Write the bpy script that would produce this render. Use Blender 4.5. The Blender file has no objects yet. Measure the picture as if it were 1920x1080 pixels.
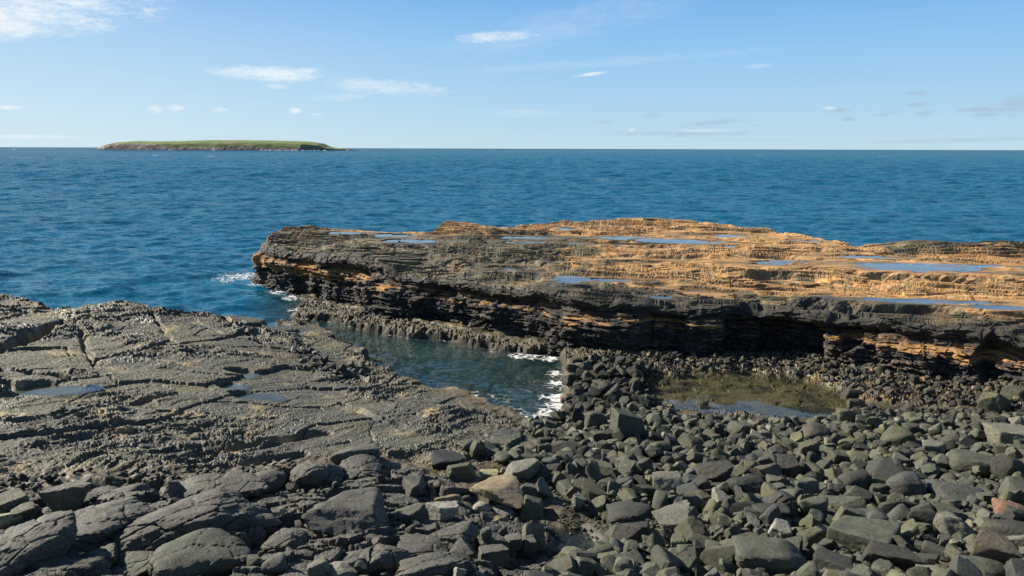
import bpy, bmesh, math, random
import numpy as np
from mathutils import Matrix, Vector

# ------------------------------------------------------------------ camera, world, sun, exposure
SC = bpy.context.scene
COL = SC.collection
FPX = 1480.0                      # focal length in photo pixels (1920 wide)
CAM_Z = 7.0
PITCH = math.radians(10.02)
ROLL = math.radians(0.17)
SUN_AZ = math.radians(-64.0)      # from +Y, negative = to the left
SUN_EL = math.radians(32.0)

cam_d = bpy.data.cameras.new('camera')
cam = bpy.data.objects.new('camera', cam_d)
COL.objects.link(cam)
cam_d.sensor_width = 36.0
cam_d.lens = FPX / 1920.0 * 36.0
cam_d.clip_start = 0.1
cam_d.clip_end = 120000.0
CAM_M = Matrix.Rotation(math.pi / 2 - PITCH, 4, 'X') @ Matrix.Rotation(ROLL, 4, 'Z')
cam.matrix_world = Matrix.Translation((0, 0, CAM_Z)) @ CAM_M
SC.camera = cam
R3 = np.array(CAM_M.to_3x3())

SC.view_settings.view_transform = 'Standard'
SC.view_settings.look = 'None'
SC.view_settings.gamma = 1.0
SC.view_settings.exposure = 0.80
SC.cycles.max_bounces = 6
SC.cycles.diffuse_bounces = 2
SC.cycles.glossy_bounces = 3
SC.cycles.transparent_max_bounces = 8
SC.cycles.caustics_reflective = False
SC.cycles.caustics_refractive = False


def ray(px, py):
    v = np.array([(px - 960.0) / FPX, (540.0 - py) / FPX, -1.0])
    return R3 @ v


def P(px, py, z=0.0):
    d = ray(px, py)
    t = (z - CAM_Z) / d[2]
    return np.array([d[0] * t, d[1] * t])


class NT:
    """small helper to write node trees"""
    def __init__(self, tree):
        self.t = tree
        tree.nodes.clear()

    def n(self, typ, **kw):
        nd = self.t.nodes.new(typ)
        for k, v in kw.items():
            if k == 'ins':
                for kk, vv in v.items():
                    s = nd.inputs[kk]
                    if isinstance(vv, bpy.types.NodeSocket):
                        self.t.links.new(vv, s)
                    else:
                        s.default_value = vv
            else:
                setattr(nd, k, v)
        return nd

    def m(self, op, a, b=None, c=None, clamp=False):
        nd = self.n('ShaderNodeMath', operation=op, use_clamp=clamp)
        for i, v in enumerate((a, b, c)):
            if v is None:
                continue
            if isinstance(v, bpy.types.NodeSocket):
                self.t.links.new(v, nd.inputs[i])
            else:
                nd.inputs[i].default_value = v
        return nd.outputs[0]

    def smooth(self, x, a, b):
        nd = self.n('ShaderNodeMapRange', interpolation_type='SMOOTHSTEP', ins={0: x, 1: a, 2: b, 3: 0.0, 4: 1.0})
        return nd.outputs[0]

    def lin(self, x, a, b, c, d):
        nd = self.n('ShaderNodeMapRange', ins={0: x, 1: a, 2: b, 3: c, 4: d})
        return nd.outputs[0]

    def mix(self, f, a, b, blend='MIX'):
        nd = self.n('ShaderNodeMix', data_type='RGBA', blend_type=blend)
        for s, v in ((nd.inputs[0], f), (nd.inputs[6], a), (nd.inputs[7], b)):
            if isinstance(v, bpy.types.NodeSocket):
                self.t.links.new(v, s)
            else:
                s.default_value = v if not isinstance(v, tuple) else (v + (1.0,))[:4]
        return nd.outputs[2]

    def noise(self, vec, scale, detail=4.0, rough=0.55, dist=0.0):
        nd = self.n('ShaderNodeTexNoise', ins={'Vector': vec, 'Scale': scale, 'Detail': detail, 'Roughness': rough, 'Distortion': dist})
        return nd

    def vmul(self, v, s):
        nd = self.n('ShaderNodeVectorMath', operation='MULTIPLY', ins={0: v, 1: s})
        return nd.outputs[0]


# ---- world: Nishita sky with the day's clouds, by direction
W = bpy.data.worlds.new('World')
SC.world = W
W.use_nodes = True
w = NT(W.node_tree)
sky = w.n('ShaderNodeTexSky', sky_type='NISHITA', sun_disc=False, sun_elevation=SUN_EL, sun_rotation=SUN_AZ,
          altitude=0.0, air_density=1.0, dust_density=0.6, ozone_density=2.0)
tc = w.n('ShaderNodeTexCoord')
sep = w.n('ShaderNodeSeparateXYZ', ins={0: tc.outputs['Generated']})
az = w.m('ARCTAN2', sep.outputs[0], sep.outputs[1])
el = w.m('ARCSINE', sep.outputs[2])
cv = w.n('ShaderNodeCombineXYZ', ins={0: w.m('MULTIPLY', az, 14.0), 1: w.m('MULTIPLY', el, 46.0), 2: 0.3}).outputs[0]
n1 = w.m('SUBTRACT', w.noise(cv, 1.1, 6.0, 0.62, 0.3).outputs[0], 0.5)
n2 = w.m('SUBTRACT', w.noise(cv, 5.0, 5.0, 0.6).outputs[0], 0.5)
n3 = w.m('SUBTRACT', w.noise(cv, 15.0, 4.0, 0.6, 0.5).outputs[0], 0.5)
nn = w.m('ADD', w.m('ADD', w.m('MULTIPLY', n1, 2.6), w.m('MULTIPLY', n2, 2.0)), w.m('MULTIPLY', n3, 1.1))


def azel(px, py):
    d = ray(px, py)
    d = d / np.linalg.norm(d)
    return math.atan2(d[0], d[1]), math.asin(d[2])


def cloud(px, py, hw, hh, slope=0.0, soft=1.0):
    """one cloud: an ellipse of sky directions, its edge broken up by noise"""
    a0, e0 = azel(px, py)
    da, de = hw / FPX, hh / FPX
    dx = w.m('SUBTRACT', az, a0)
    dy = w.m('SUBTRACT', w.m('SUBTRACT', el, e0), w.m('MULTIPLY', dx, slope))
    q = w.m('ADD', w.m('POWER', w.m('ABSOLUTE', w.m('DIVIDE', dx, da)), 2.0), w.m('POWER', w.m('ABSOLUTE', w.m('DIVIDE', dy, de)), 2.0))
    v = w.m('ADD', w.m('SUBTRACT', 1.0, q), w.m('MULTIPLY', nn, soft))
    return w.smooth(v, -0.3, 1.8)


WHITE = [(40, 22, 190, 38, 0.10, 1.0, 0.95), (5, 52, 60, 14, 0, 1.0, 0.9), (505, 138, 105, 13, -0.02, 0.9, 0.85), (575, 133, 30, 7, 0, 1.0, 0.5),
         (520, 162, 22, 4, 0, 1, 0.3), (720, 163, 110, 14, -0.05, 1.2, 0.42), (640, 182, 60, 8, 0.1, 1.2, 0.2), (945, 67, 80, 11, 0.08, 1.1, 0.55), (1090, 40, 260, 34, 0.22, 0.8, 0.14),
         (1108, 139, 32, 3.5, 0.12, 0.5, 0.7), (1422, 124, 28, 5, 0.05, 0.9, 0.28), (291, 205, 16, 7, 0, 0.8, 0.85), (329, 203, 17, 7, 0, 0.8, 0.85),
         (414, 206, 17, 5, 0, 0.8, 0.75), (553, 208, 11, 5, 0, 0.8, 0.7), (593, 215, 12, 3, 0, 1, 0.3), (14, 201, 20, 4, 0, 0.8, 0.8), (40, 256, 90, 4, 0, 0.8, 0.5),
         (1120, 118, 300, 9, 0.06, 1.0, 0.12), (980, 212, 70, 8, 0, 1.2, 0.25), (1555, 203, 12, 4, 0, 1, 0.5), (1330, 245, 60, 3, 0, 1.2, 0.35), (1185, 244, 8, 4, 0, 1, 0.4)]
GREY = [(1720, 174, 24, 5, 0, 1.0, 0.5), (1718, 196, 20, 4, 0, 1.0, 0.6), (1568, 207, 24, 4, 0, 1.2, 0.55), (1593, 223, 14, 4, 0, 1, 0.5), (1665, 213, 24, 4, 0.1, 1.2, 0.5),
        (1732, 214, 24, 6, 0.05, 1.0, 0.6), (1838, 205, 42, 6, 0.05, 1.2, 0.6), (1848, 215, 24, 4, 0, 1, 0.6), (1905, 198, 40, 17, 0, 1.0, 0.6), (1222, 217, 22, 8, 0.15, 1.1, 0.5),
        (1345, 230, 75, 7, 0.08, 1.2, 0.45), (1418, 235, 12, 3, 0, 1, 0.5), (1300, 250, 190, 6, 0, 1.2, 0.4), (1130, 228, 20, 4, 0, 1, 0.3), (1760, 264, 190, 5, 0.03, 0.7, 0.35), (1400, 262, 120, 3, 0, 0.7, 0.2)]


def total(lst):
    acc = None
    for (px, py, hw, hh, sl, so, st) in lst:
        c = w.m('MULTIPLY', cloud(px, py, hw, hh, sl, so), min(1.0, st * 1.45))
        acc = c if acc is None else w.m('MAXIMUM', acc, c)
    return acc


hs = w.n('ShaderNodeHueSaturation', ins={'Hue': 0.5, 'Saturation': 1.0, 'Value': 1.0, 'Fac': 1.0, 'Color': sky.outputs[0]})
ramp = w.n('ShaderNodeValToRGB', ins={0: w.m('DIVIDE', w.m('MAXIMUM', el, 0.0), math.radians(60.0))})
_stops = [(0.0, (.58, .79, .90)), (1.2, (.52, .76, .92)), (3.5, (.42, .70, .95)), (7.0, (.305, .60, .94)), (10.0, (.215, .495, .905)), (25.0, (.095, .19, .37)), (60.0, (.045, .085, .18))]
while len(ramp.color_ramp.elements) < len(_stops):
    ramp.color_ramp.elements.new(0.5)
for _e, (_d, _c) in zip(ramp.color_ramp.elements, _stops):
    _e.position = _d / 60.0
    _e.color = _c + (1.0,)
grad = w.n('ShaderNodeVectorMath', operation='SCALE', ins={0: ramp.outputs[0], 3: 1.0 / 0.097}).outputs[0]
glow = w.m('MULTIPLY', w.smooth(az, 0.15, -0.75), w.smooth(el, 0.30, 0.0))
base = w.mix(0.93, hs.outputs[0], grad)
base = w.mix(w.m('MULTIPLY', glow, 0.42), base, (8.6, 9.8, 10.3))
c1 = w.mix(total(GREY), base, (4.3, 5.6, 7.2))
c2 = w.mix(total(WHITE), c1, (9.6, 10.2, 10.6))
bg = w.n('ShaderNodeBackground', ins={'Color': c2, 'Strength': 0.053})
wo = w.n('ShaderNodeOutputWorld', ins={'Surface': bg.outputs[0]})

sun_d = bpy.data.lights.new('sun', 'SUN')
sun_d.energy = 5.0
sun_d.angle = math.radians(0.5)
sun_d.color = (1.0, 0.91, 0.76)
sun = bpy.data.objects.new('sun', sun_d)
COL.objects.link(sun)
SUN_DIR = Vector((math.sin(SUN_AZ) * math.cos(SUN_EL), math.cos(SUN_AZ) * math.cos(SUN_EL), math.sin(SUN_EL)))
sun.rotation_euler = SUN_DIR.to_track_quat('Z', 'Y').to_euler()
sun.location = (-40, 20, 40)

# ------------------------------------------------------------------ noise
_pr = np.random.default_rng(3)
PERM = _pr.permutation(256).astype(np.int32)
PERM = np.concatenate([PERM, PERM])
_a = _pr.random(256) * 2 * np.pi
GX, GY = np.cos(_a).astype(np.float32), np.sin(_a).astype(np.float32)
_g3 = _pr.normal(size=(256, 3))
_g3 /= np.linalg.norm(_g3, axis=1)[:, None]
G3 = _g3.astype(np.float32)
RND = _pr.random(256).astype(np.float32)
RND2 = _pr.random(256).astype(np.float32)


def _fade(t):
    return t * t * t * (t * (t * 6 - 15) + 10)


def perlin(x, y, s=0):
    x = np.asarray(x, np.float32) + np.float32(s * 17.313)
    y = np.asarray(y, np.float32) + np.float32(s * 9.731)
    xi, yi = np.floor(x), np.floor(y)
    xf, yf = x - xi, y - yi
    ix, iy = xi.astype(np.int32) & 255, yi.astype(np.int32) & 255
    iy1 = (iy + 1) & 255
    a, b = PERM[ix], PERM[ix + 1]
    u, v = _fade(xf), _fade(yf)
    h = PERM[a + iy]; n00 = GX[h] * xf + GY[h] * yf
    h = PERM[b + iy]; n10 = GX[h] * (xf - 1) + GY[h] * yf
    h = PERM[a + iy1]; n01 = GX[h] * xf + GY[h] * (yf - 1)
    h = PERM[b + iy1]; n11 = GX[h] * (xf - 1) + GY[h] * (yf - 1)
    n0 = n00 + u * (n10 - n00)
    n1_ = n01 + u * (n11 - n01)
    return (n0 + v * (n1_ - n0)) * 1.45


def fbm(x, y, o=4, s=0, g=0.5):
    t, a = 0, 1.0
    for i in range(o):
        t = t + a * perlin(x, y, s + i * 3)
        x, y = x * 2.03, y * 2.03
        a *= g
    return t


def perlin3(p, s=0):
    p = p.astype(np.float32) + np.float32(s * 7.77)
    pi = np.floor(p)
    f = p - pi
    i = pi.astype(np.int32) & 255
    u = _fade(f)
    r = 0
    for dx in (0, 1):
        for dy in (0, 1):
            for dz in (0, 1):
                h = PERM[PERM[PERM[(i[:, 0] + dx) & 255] + ((i[:, 1] + dy) & 255)] + ((i[:, 2] + dz) & 255)]
                g = G3[h]
                d = g[:, 0] * (f[:, 0] - dx) + g[:, 1] * (f[:, 1] - dy) + g[:, 2] * (f[:, 2] - dz)
                wx = u[:, 0] if dx else 1 - u[:, 0]
                wy = u[:, 1] if dy else 1 - u[:, 1]
                wz = u[:, 2] if dz else 1 - u[:, 2]
                r = r + d * wx * wy * wz
    return r * 1.5


def worley(x, y, s=0, jit=0.9):
    """F1, F2, random of the nearest cell, second random"""
    x = np.asarray(x, np.float32) + np.float32(s * 13.17)
    y = np.asarray(y, np.float32) + np.float32(s * 5.39)
    xi, yi = np.floor(x).astype(np.int32), np.floor(y).astype(np.int32)
    f1 = np.full(x.shape, 9.0, np.float32)
    f2 = np.full(x.shape, 9.0, np.float32)
    idn = np.zeros(x.shape, np.int32)
    for dx in (-1, 0, 1):
        for dy in (-1, 0, 1):
            cx, cy = xi + dx, yi + dy
            h = PERM[PERM[cx & 255] + (cy & 255)]
            ox = cx + 0.5 + (RND[h] - 0.5) * jit
            oy = cy + 0.5 + (RND2[h] - 0.5) * jit
            d = (x - ox) ** 2 + (y - oy) ** 2
            closer = d < f1
            f2 = np.where(closer, f1, np.minimum(f2, d))
            idn = np.where(closer, h, idn)
            f1 = np.where(closer, d, f1)
    return np.sqrt(f1), np.sqrt(f2), RND[(idn * 7 + 3) & 255], RND2[(idn * 5 + 11) & 255]


def facets(x, y, s, hgt, tilt, groove=0.0, gw=0.06):
    """flat broken pieces, each with a height and a tilt of its own, sharp steps between"""
    x = np.asarray(x, np.float32) + np.float32(s * 13.17)
    y = np.asarray(y, np.float32) + np.float32(s * 5.39)
    xi, yi = np.floor(x).astype(np.int32), np.floor(y).astype(np.int32)
    f1 = np.full(x.shape, 9.0, np.float32)
    f2 = np.full(x.shape, 9.0, np.float32)
    idn = np.zeros(x.shape, np.int32)
    ddx = np.zeros(x.shape, np.float32); ddy = np.zeros(x.shape, np.float32)
    for dx in (-1, 0, 1):
        for dy in (-1, 0, 1):
            cx, cy = xi + dx, yi + dy
            h = PERM[PERM[cx & 255] + (cy & 255)]
            ex = x - (cx + 0.5 + (RND[h] - 0.5) * 0.95)
            ey = y - (cy + 0.5 + (RND2[h] - 0.5) * 0.95)
            d = ex * ex + ey * ey
            cl = d < f1
            f2 = np.where(cl, f1, np.minimum(f2, d))
            idn = np.where(cl, h, idn); ddx = np.where(cl, ex, ddx); ddy = np.where(cl, ey, ddy)
            f1 = np.where(cl, d, f1)
    z = (RND[(idn * 7 + 3) & 255] - 0.5) * hgt + ((RND2[(idn * 5 + 11) & 255] - 0.5) * ddx + (RND[(idn * 3 + 29) & 255] - 0.5) * ddy) * tilt
    if groove:
        z = z - groove * np.exp(-((np.sqrt(f2) - np.sqrt(f1)) / gw) ** 2)
    return z


def sstep(a, b, x):
    t = np.clip((x - a) / (b - a), 0, 1)
    return t * t * (3 - 2 * t)


def lerp(a, b, t):
    return a + (b - a) * t


def sd_poly(x, y, poly):
    """signed distance to a polygon, negative inside"""
    x = np.asarray(x, np.float32); y = np.asarray(y, np.float32)
    d = np.full(x.shape, 1e9, np.float32)
    ins = np.zeros(x.shape, bool)
    n = len(poly)
    for i in range(n):
        ax, ay = [np.float32(q) for q in poly[i]]
        bx, by = [np.float32(q) for q in poly[(i + 1) % n]]
        ex, ey = bx - ax, by - ay
        L = ex * ex + ey * ey + np.float32(1e-9)
        t = np.clip(((x - ax) * ex + (y - ay) * ey) / L, 0, 1)
        d = np.minimum(d, (x - ax - t * ex) ** 2 + (y - ay - t * ey) ** 2)
        c = ((ay > y) != (by > y))
        if ey != 0:
            ins ^= c & (x < ex * (y - ay) / ey + ax)
    d = np.sqrt(d)
    return np.where(ins, -d, d)


def d_line(x, y, pts):
    d = np.full(np.shape(x), 1e9, np.float32)
    for (ax, ay), (bx, by) in zip(pts[:-1], pts[1:]):
        ex, ey = bx - ax, by - ay
        t = np.clip(((x - ax) * ex + (y - ay) * ey) / (ex * ex + ey * ey), 0, 1)
        d = np.minimum(d, (x - ax - t * ex) ** 2 + (y - ay - t * ey) ** 2)
    return np.sqrt(d)


def terr(t, r=0.2):
    f = np.floor(t)
    return f + sstep(0, r, t - f)


# ------------------------------------------------------------------ mesh making
def mesh_np(name, v, faces, col=None, att=None, flat=False):
    me = bpy.data.meshes.new(name)
    k = faces.shape[1]
    nf = len(faces)
    me.vertices.add(len(v))
    me.vertices.foreach_set('co', np.ascontiguousarray(v, np.float32).ravel())
    me.loops.add(nf * k)
    me.loops.foreach_set('vertex_index', np.ascontiguousarray(faces, np.int32).ravel())
    me.polygons.add(nf)
    me.polygons.foreach_set('loop_start', np.arange(0, nf * k, k, dtype=np.int32))
    if flat is not False:
        me.polygons.foreach_set('use_smooth', np.zeros(nf, bool) if flat is True else ~flat)
    me.update(calc_edges=True)
    if col is not None:
        a = me.attributes.new('tint', 'FLOAT_COLOR', 'POINT')
        c4 = np.ones((len(v), 4), np.float32)
        c4[:, :3] = col
        a.data.foreach_set('color', c4.ravel())
    for kk, arr in (att or {}).items():
        a = me.attributes.new(kk, 'FLOAT', 'POINT')
        a.data.foreach_set('value', np.ascontiguousarray(arr, np.float32).ravel())
    return me


def grid_faces(nr, nc):
    i = np.arange(nr * nc, dtype=np.int32).reshape(nr, nc)
    return np.stack([i[:-1, :-1].ravel(), i[:-1, 1:].ravel(), i[1:, 1:].ravel(), i[1:, :-1].ravel()], 1)


def link(name, me, mat=None, parent=None):
    o = bpy.data.objects.new(name, me)
    COL.objects.link(o)
    if mat is not None and len(me.materials) == 0:
        me.materials.append(mat)
    if parent is not None:
        o.parent = parent
    return o


def structure(o, label):
    o['kind'] = 'structure'
    o['label'] = label
    return o


def thing(o, label, cat, group=None):
    o['label'] = label
    o['category'] = cat
    if group:
        o['group'] = group
    return o


# ------------------------------------------------------------------ materials
def rock_material(name, src, fine=1.0, rough=0.75, bk=1.0, con=1.0):
    """weathered rock; src = 'attr' (vertex tint) or 'object' (object colour)"""
    m = bpy.data.materials.new(name)
    m.use_nodes = True
    t = NT(m.node_tree)
    if src == 'attr':
        colr = t.n('ShaderNodeAttribute', attribute_name='tint').outputs['Color']
        vec = t.n('ShaderNodeNewGeometry').outputs['Position']
    else:
        oi = t.n('ShaderNodeObjectInfo')
        colr = oi.outputs['Color']
        vec = t.n('ShaderNodeNewGeometry').outputs['Position']
    a = t.noise(vec, 2.3 * fine, 6, 0.65)
    b = t.noise(vec, 17.0 * fine, 5, 0.7)
    c = t.noise(vec, 70.0 * fine, 3, 0.7)
    val = t.m('ADD', t.lin(a.outputs[0], 0.25, 0.75, 1 - .34 * con, 1 + .32 * con), t.lin(b.outputs[0], 0.25, 0.75, -0.30 * con, 0.30 * con))
    val = t.m('ADD', val, t.lin(c.outputs[0], 0.3, 0.7, -0.18 * con, 0.18 * con))
    val = t.m('MULTIPLY', val, 0.86)
    vv = t.n('ShaderNodeCombineXYZ', ins={0: val, 1: val, 2: val}).outputs[0]
    col = t.mix(1.0, colr, vv, 'MULTIPLY')
    # lichen / salt flecks and brown stain patches
    fl = t.smooth(t.noise(vec, 38.0 * fine, 3, 0.6).outputs[0], 0.66, 0.75)
    col = t.mix(t.m('MULTIPLY', fl, 0.35), col, (0.26, 0.25, 0.21))
    st = t.smooth(t.noise(vec, 1.3 * fine, 5, 0.6).outputs[0], 0.52, 0.68)
    col = t.mix(t.m('MULTIPLY', st, 0.35), col, t.mix(1.0, col, (1.25, 1.0, 0.66), 'MULTIPLY'))
    wetn = t.smooth(t.noise(vec, 0.9, 4, 0.6).outputs[0], 0.4, 0.65)
    if src == 'attr':
        wet = t.n('ShaderNodeAttribute', attribute_name='wet').outputs['Fac']
        rg = t.m('SUBTRACT', rough, t.m('MULTIPLY', wet, t.m('ADD', 0.20, t.m('MULTIPLY', wetn, 0.38))))
    else:
        rg = t.m('SUBTRACT', rough, t.m('MULTIPLY', wetn, 0.15))
    rg = t.m('ADD', rg, t.lin(b.outputs[0], 0.3, 0.7, -0.06, 0.06))
    h = t.m('ADD', t.m('MULTIPLY', a.outputs[0], 0.02), t.m('MULTIPLY', b.outputs[0], 0.02 * bk))
    h = t.m('ADD', h, t.m('MULTIPLY', c.outputs[0], 0.009 * bk))
    bmp = t.n('ShaderNodeBump', ins={'Strength': 0.6, 'Distance': 1.0 / fine, 'Height': h})
    bs = t.n('ShaderNodeBsdfPrincipled', ins={'Base Color': col, 'Roughness': rg, 'Normal': bmp.outputs[0], 'Specular IOR Level': 0.38})
    t.n('ShaderNodeOutputMaterial', ins={0: bs.outputs[0]})
    return m


def water_material(name, body, ripple, see, near=(0.02, 0.05, 0.045), wave=(1.0, 1.0, 1.0), foam=True, rough=0.06, fcap=0.22):
    """water: sky reflection by Fresnel over a murky body that lets the bed show where it is shallow"""
    m = bpy.data.materials.new(name)
    m.use_nodes = True
    t = NT(m.node_tree)
    pos = t.n('ShaderNodeNewGeometry').outputs['Position']
    pv = t.vmul(pos, wave)
    up = (0.0, 0.0, 1.0)
    acc = t.n('ShaderNodeNewGeometry').outputs['Normal']
    for sc, amp in ripple:
        nz = t.noise(pv, sc, 2.0, 0.5).outputs['Color']
        off = t.n('ShaderNodeVectorMath', operation='SUBTRACT', ins={0: nz, 1: (0.5, 0.5, 0.5)}).outputs[0]
        off = t.vmul(off, (amp, amp, 0.0))
        acc = t.n('ShaderNodeVectorMath', operation='ADD', ins={0: acc, 1: off}).outputs[0]
    nrm = t.n('ShaderNodeVectorMath', operation='NORMALIZE', ins={0: acc}).outputs[0]
    shal = t.n('ShaderNodeAttribute', attribute_name='shallow').outputs['Fac']
    big = t.noise(t.vmul(pos, (0.006, 0.03, 0.0)), 1.0, 5, 0.6).outputs[0]
    bodyc = t.mix(t.lin(big, 0.3, 0.7, 0.0, 1.0), tuple(q * 0.86 for q in body), tuple(q * 1.16 for q in body))
    bodyc = t.mix(shal, bodyc, near)
    dif = t.n('ShaderNodeBsdfDiffuse', ins={'Color': bodyc, 'Normal': nrm})
    tr = t.n('ShaderNodeBsdfTransparent', ins={'Color': (0.86, 0.90, 0.85, 1)})
    clear = t.n('ShaderNodeAttribute', attribute_name='clear').outputs['Fac']
    under = t.n('ShaderNodeMixShader', ins={0: t.m('MULTIPLY', clear, see), 1: dif.outputs[0], 2: tr.outputs[0]})
    gl = t.n('ShaderNodeBsdfGlossy', ins={'Color': (1, 1, 1, 1), 'Roughness': rough, 'Normal': nrm})
    inc = t.n('ShaderNodeNewGeometry').outputs['Incoming']
    ndv = t.m('ABSOLUTE', t.n('ShaderNodeVectorMath', operation='DOT_PRODUCT', ins={0: nrm, 1: inc}).outputs['Value'])
    fr = t.n('ShaderNodeMath', operation='MULTIPLY_ADD', ins={0: t.m('POWER', t.m('SUBTRACT', 1.0, ndv, clamp=True), 5.0), 1: 0.98, 2: 0.02})   # Schlick: the same from above and below, so that light reaches the bed
    sh = t.n('ShaderNodeMixShader', ins={0: t.m('MINIMUM', fr.outputs[0], fcap), 1: under.outputs[0], 2: gl.outputs[0]})
    out = sh.outputs[0]
    if foam:
        fa = t.n('ShaderNodeAttribute', attribute_name='foam').outputs['Fac']
        wob = t.n('ShaderNodeVectorMath', operation='ADD', ins={0: pos, 1: t.vmul(t.noise(pos, 1.5, 3, 0.6).outputs['Color'], (0.8, 0.8, 0.0))}).outputs[0]
        vo = t.n('ShaderNodeTexVoronoi', feature='DISTANCE_TO_EDGE', ins={'Vector': wob, 'Scale': 3.2})
        web = t.lin(vo.outputs['Distance'], 0.0, 0.16, 0.36, -0.26)
        fn = t.m('ADD', web, t.lin(t.noise(pos, 2.6, 6, 0.7).outputs[0], 0.3, 0.7, -0.45, 0.45))
        fm = t.smooth(t.m('ADD', fn, t.lin(fa, 0.0, 1.0, -1.10, 0.72)), 0.0, 0.8)
        fm = t.m('MULTIPLY', fm, t.smooth(fa, 0.0, 0.15))
        fd = t.n('ShaderNodeBsdfDiffuse', ins={'Color': (0.78, 0.8, 0.8, 1)})
        out = t.n('ShaderNodeMixShader', ins={0: fm, 1: out, 2: fd.outputs[0]}).outputs[0]
    t.n('ShaderNodeOutputMaterial', ins={0: out})
    return m


M_GROUND = rock_material('shore_rock', 'attr', 1.0, 0.72)
M_SHELF = rock_material('shelf_rock', 'attr', 0.8, 0.8)
M_STONE = rock_material('stone', 'object', 1.3, 0.72, 3.0, 1.45)
M_COBBLE = rock_material('cobble', 'attr', 1.5, 0.72, 2.2, 1.4)
M_SEA = water_material('sea_water', (0.005, 0.090, 0.170), ((0.4, 0.45), (1.7, 0.75), (6.0, 0.55)), 0.95, near=(0.020, 0.052, 0.058), wave=(0.6, 1.0, 1.0))
M_POOL = water_material('pool_water', (0.02, 0.03, 0.028), ((2.0, 0.02), (9.0, 0.02)), 0.92, near=(0.03, 0.03, 0.02), foam=False, rough=0.02, fcap=0.9)

# ------------------------------------------------------------------ the lie of the land (metres, sea level 0)
CTRL = [(-300, 560, 1.6), (0, 553, 1.5), (0, 590, 1.5), (100, 584, 1.2), (205, 571, 1.4), (350, 590, 1.2), (500, 606, .7), (560, 608, .42), (620, 640, .4),
        (0, 650, 1.5), (200, 650, 1.3), (400, 650, 1.1), (560, 660, .6), (650, 690, .38),
        (0, 750, 1.4), (200, 750, 1.2), (400, 750, 1.0), (600, 750, .68), (710, 725, .4), (800, 765, .42), (900, 800, .42), (980, 835, .5),
        (0, 860, 1.25), (200, 860, 1.1), (400, 860, 1.0), (600, 835, .8), (800, 845, .7),
        (0, 1000, 1.5), (200, 1000, 1.55), (400, 1000, 1.45), (600, 950, 1.4), (700, 1000, 1.5), (850, 1000, 1.35), (200, 1080, 1.8), (600, 1080, 1.6), (900, 1080, 1.6),
        (960, 920, .85), (1080, 1010, .75), (1090, 1080, 1.2),
        (1060, 800, .22), (1180, 800, .4), (1300, 850, .5), (1500, 820, .5), (1700, 850, .6), (1900, 850, .8), (1200, 920, .75), (1500, 920, .85), (1800, 950, 1.05),
        (1300, 1000, 1.0), (1600, 1050, 1.35), (1900, 1050, 1.6), (2100, 900, 1.3),
        (1150, 720, .3), (1200, 685, .36), (1300, 665, .3), (1450, 665, .32), (1400, 690, .38), (1600, 690, .5), (1920, 730, .7), (1720, 740, .45), (1400, 735, .1), (2100, 760, .9),
        (552, 580, .22), (600, 585, .32), (800, 615, .33), (1000, 648, .30), (1150, 660, .5), (200, 1300, 2.2), (900, 1300, 2.1), (1700, 1300, 2.2)]
_cx = np.array([np.append(P(a, b, c), c) for a, b, c in CTRL])


def _tps_fit(c, lam=0.02):
    n = len(c)
    d = np.hypot(c[:, None, 0] - c[None, :, 0], c[:, None, 1] - c[None, :, 1]) + 1e-9
    K = d * d * np.log(d) + lam * np.eye(n) * 10
    A = np.zeros((n + 3, n + 3))
    A[:n, :n] = K
    A[:n, n] = 1; A[:n, n + 1:] = c[:, :2]
    A[n, :n] = 1; A[n + 1:, :n] = c[:, :2].T
    b = np.zeros(n + 3); b[:n] = c[:, 2]
    return np.linalg.solve(A, b)


_wt = _tps_fit(_cx)
_gx = np.linspace(-34, 34, 341)
_gy = np.linspace(3, 60, 286)
_GXX, _GYY = np.meshgrid(_gx, _gy)
_T = np.full(_GXX.shape, _wt[-3]) + _wt[-2] * _GXX + _wt[-1] * _GYY
for i in range(len(_cx)):
    r2 = (_GXX - _cx[i, 0]) ** 2 + (_GYY - _cx[i, 1]) ** 2 + 1e-12
    _T += _wt[i] * 0.5 * r2 * np.log(r2)
_T = np.clip(_T, 0.05, 2.4).astype(np.float32)


def base_z(x, y):
    u = np.clip((np.asarray(x, np.float32) + 34) / 0.2, 0, 339.99)
    v = np.clip((np.asarray(y, np.float32) - 3) / 0.2, 0, 284.99)
    i, j = u.astype(np.int32), v.astype(np.int32)
    fu, fv = u - i, v - j
    return (_T[j, i] * (1 - fu) + _T[j, i + 1] * fu) * (1 - fv) + (_T[j + 1, i] * (1 - fu) + _T[j + 1, i + 1] * fu) * fv


def pw(lst, z):
    return [tuple(P(a, b, z)) for a, b in lst]


LAND = [(-60., 30.)] + [tuple(P(*q)) for q in [(-60, 541, 1.5), (0, 550, 1.5), (60, 566, 1.35), (100, 580, 1.2), (150, 584, 1.2), (180, 576, 1.3), (205, 567, 1.4), (270, 577, 1.3), (340, 585, 1.2), (440, 598, .9), (500, 604, .65), (543, 606, .45),
    (551, 594, .3), (549, 566, .3), (560, 552, 0), (760, 545, 0)]] + [(-2., 31.), (8., 28.), (18., 24.), (40., 20.), (40., 2.), (-60., 2.)]
INLET = pw([(566, 600), (600, 605), (640, 612), (700, 622), (790, 633), (860, 642), (940, 660), (1000, 666), (1048, 663), (1066, 690), (1052, 730), (1064, 760), (1040, 790), (1000, 797), (940, 777),
            (880, 746), (800, 737), (725, 702), (712, 686), (660, 657), (620, 632), (585, 612)], 0.0)
PLAT = pw([(-700, 520), (0, 540), (200, 556), (440, 588), (560, 593), (640, 600), (760, 670), (800, 690), (880, 725), (970, 762), (1015, 795), (1035, 840), (1010, 868), (860, 880), (700, 880), (560, 885),
           (400, 912), (250, 925), (0, 945), (-700, 985)], 0.7)
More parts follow.
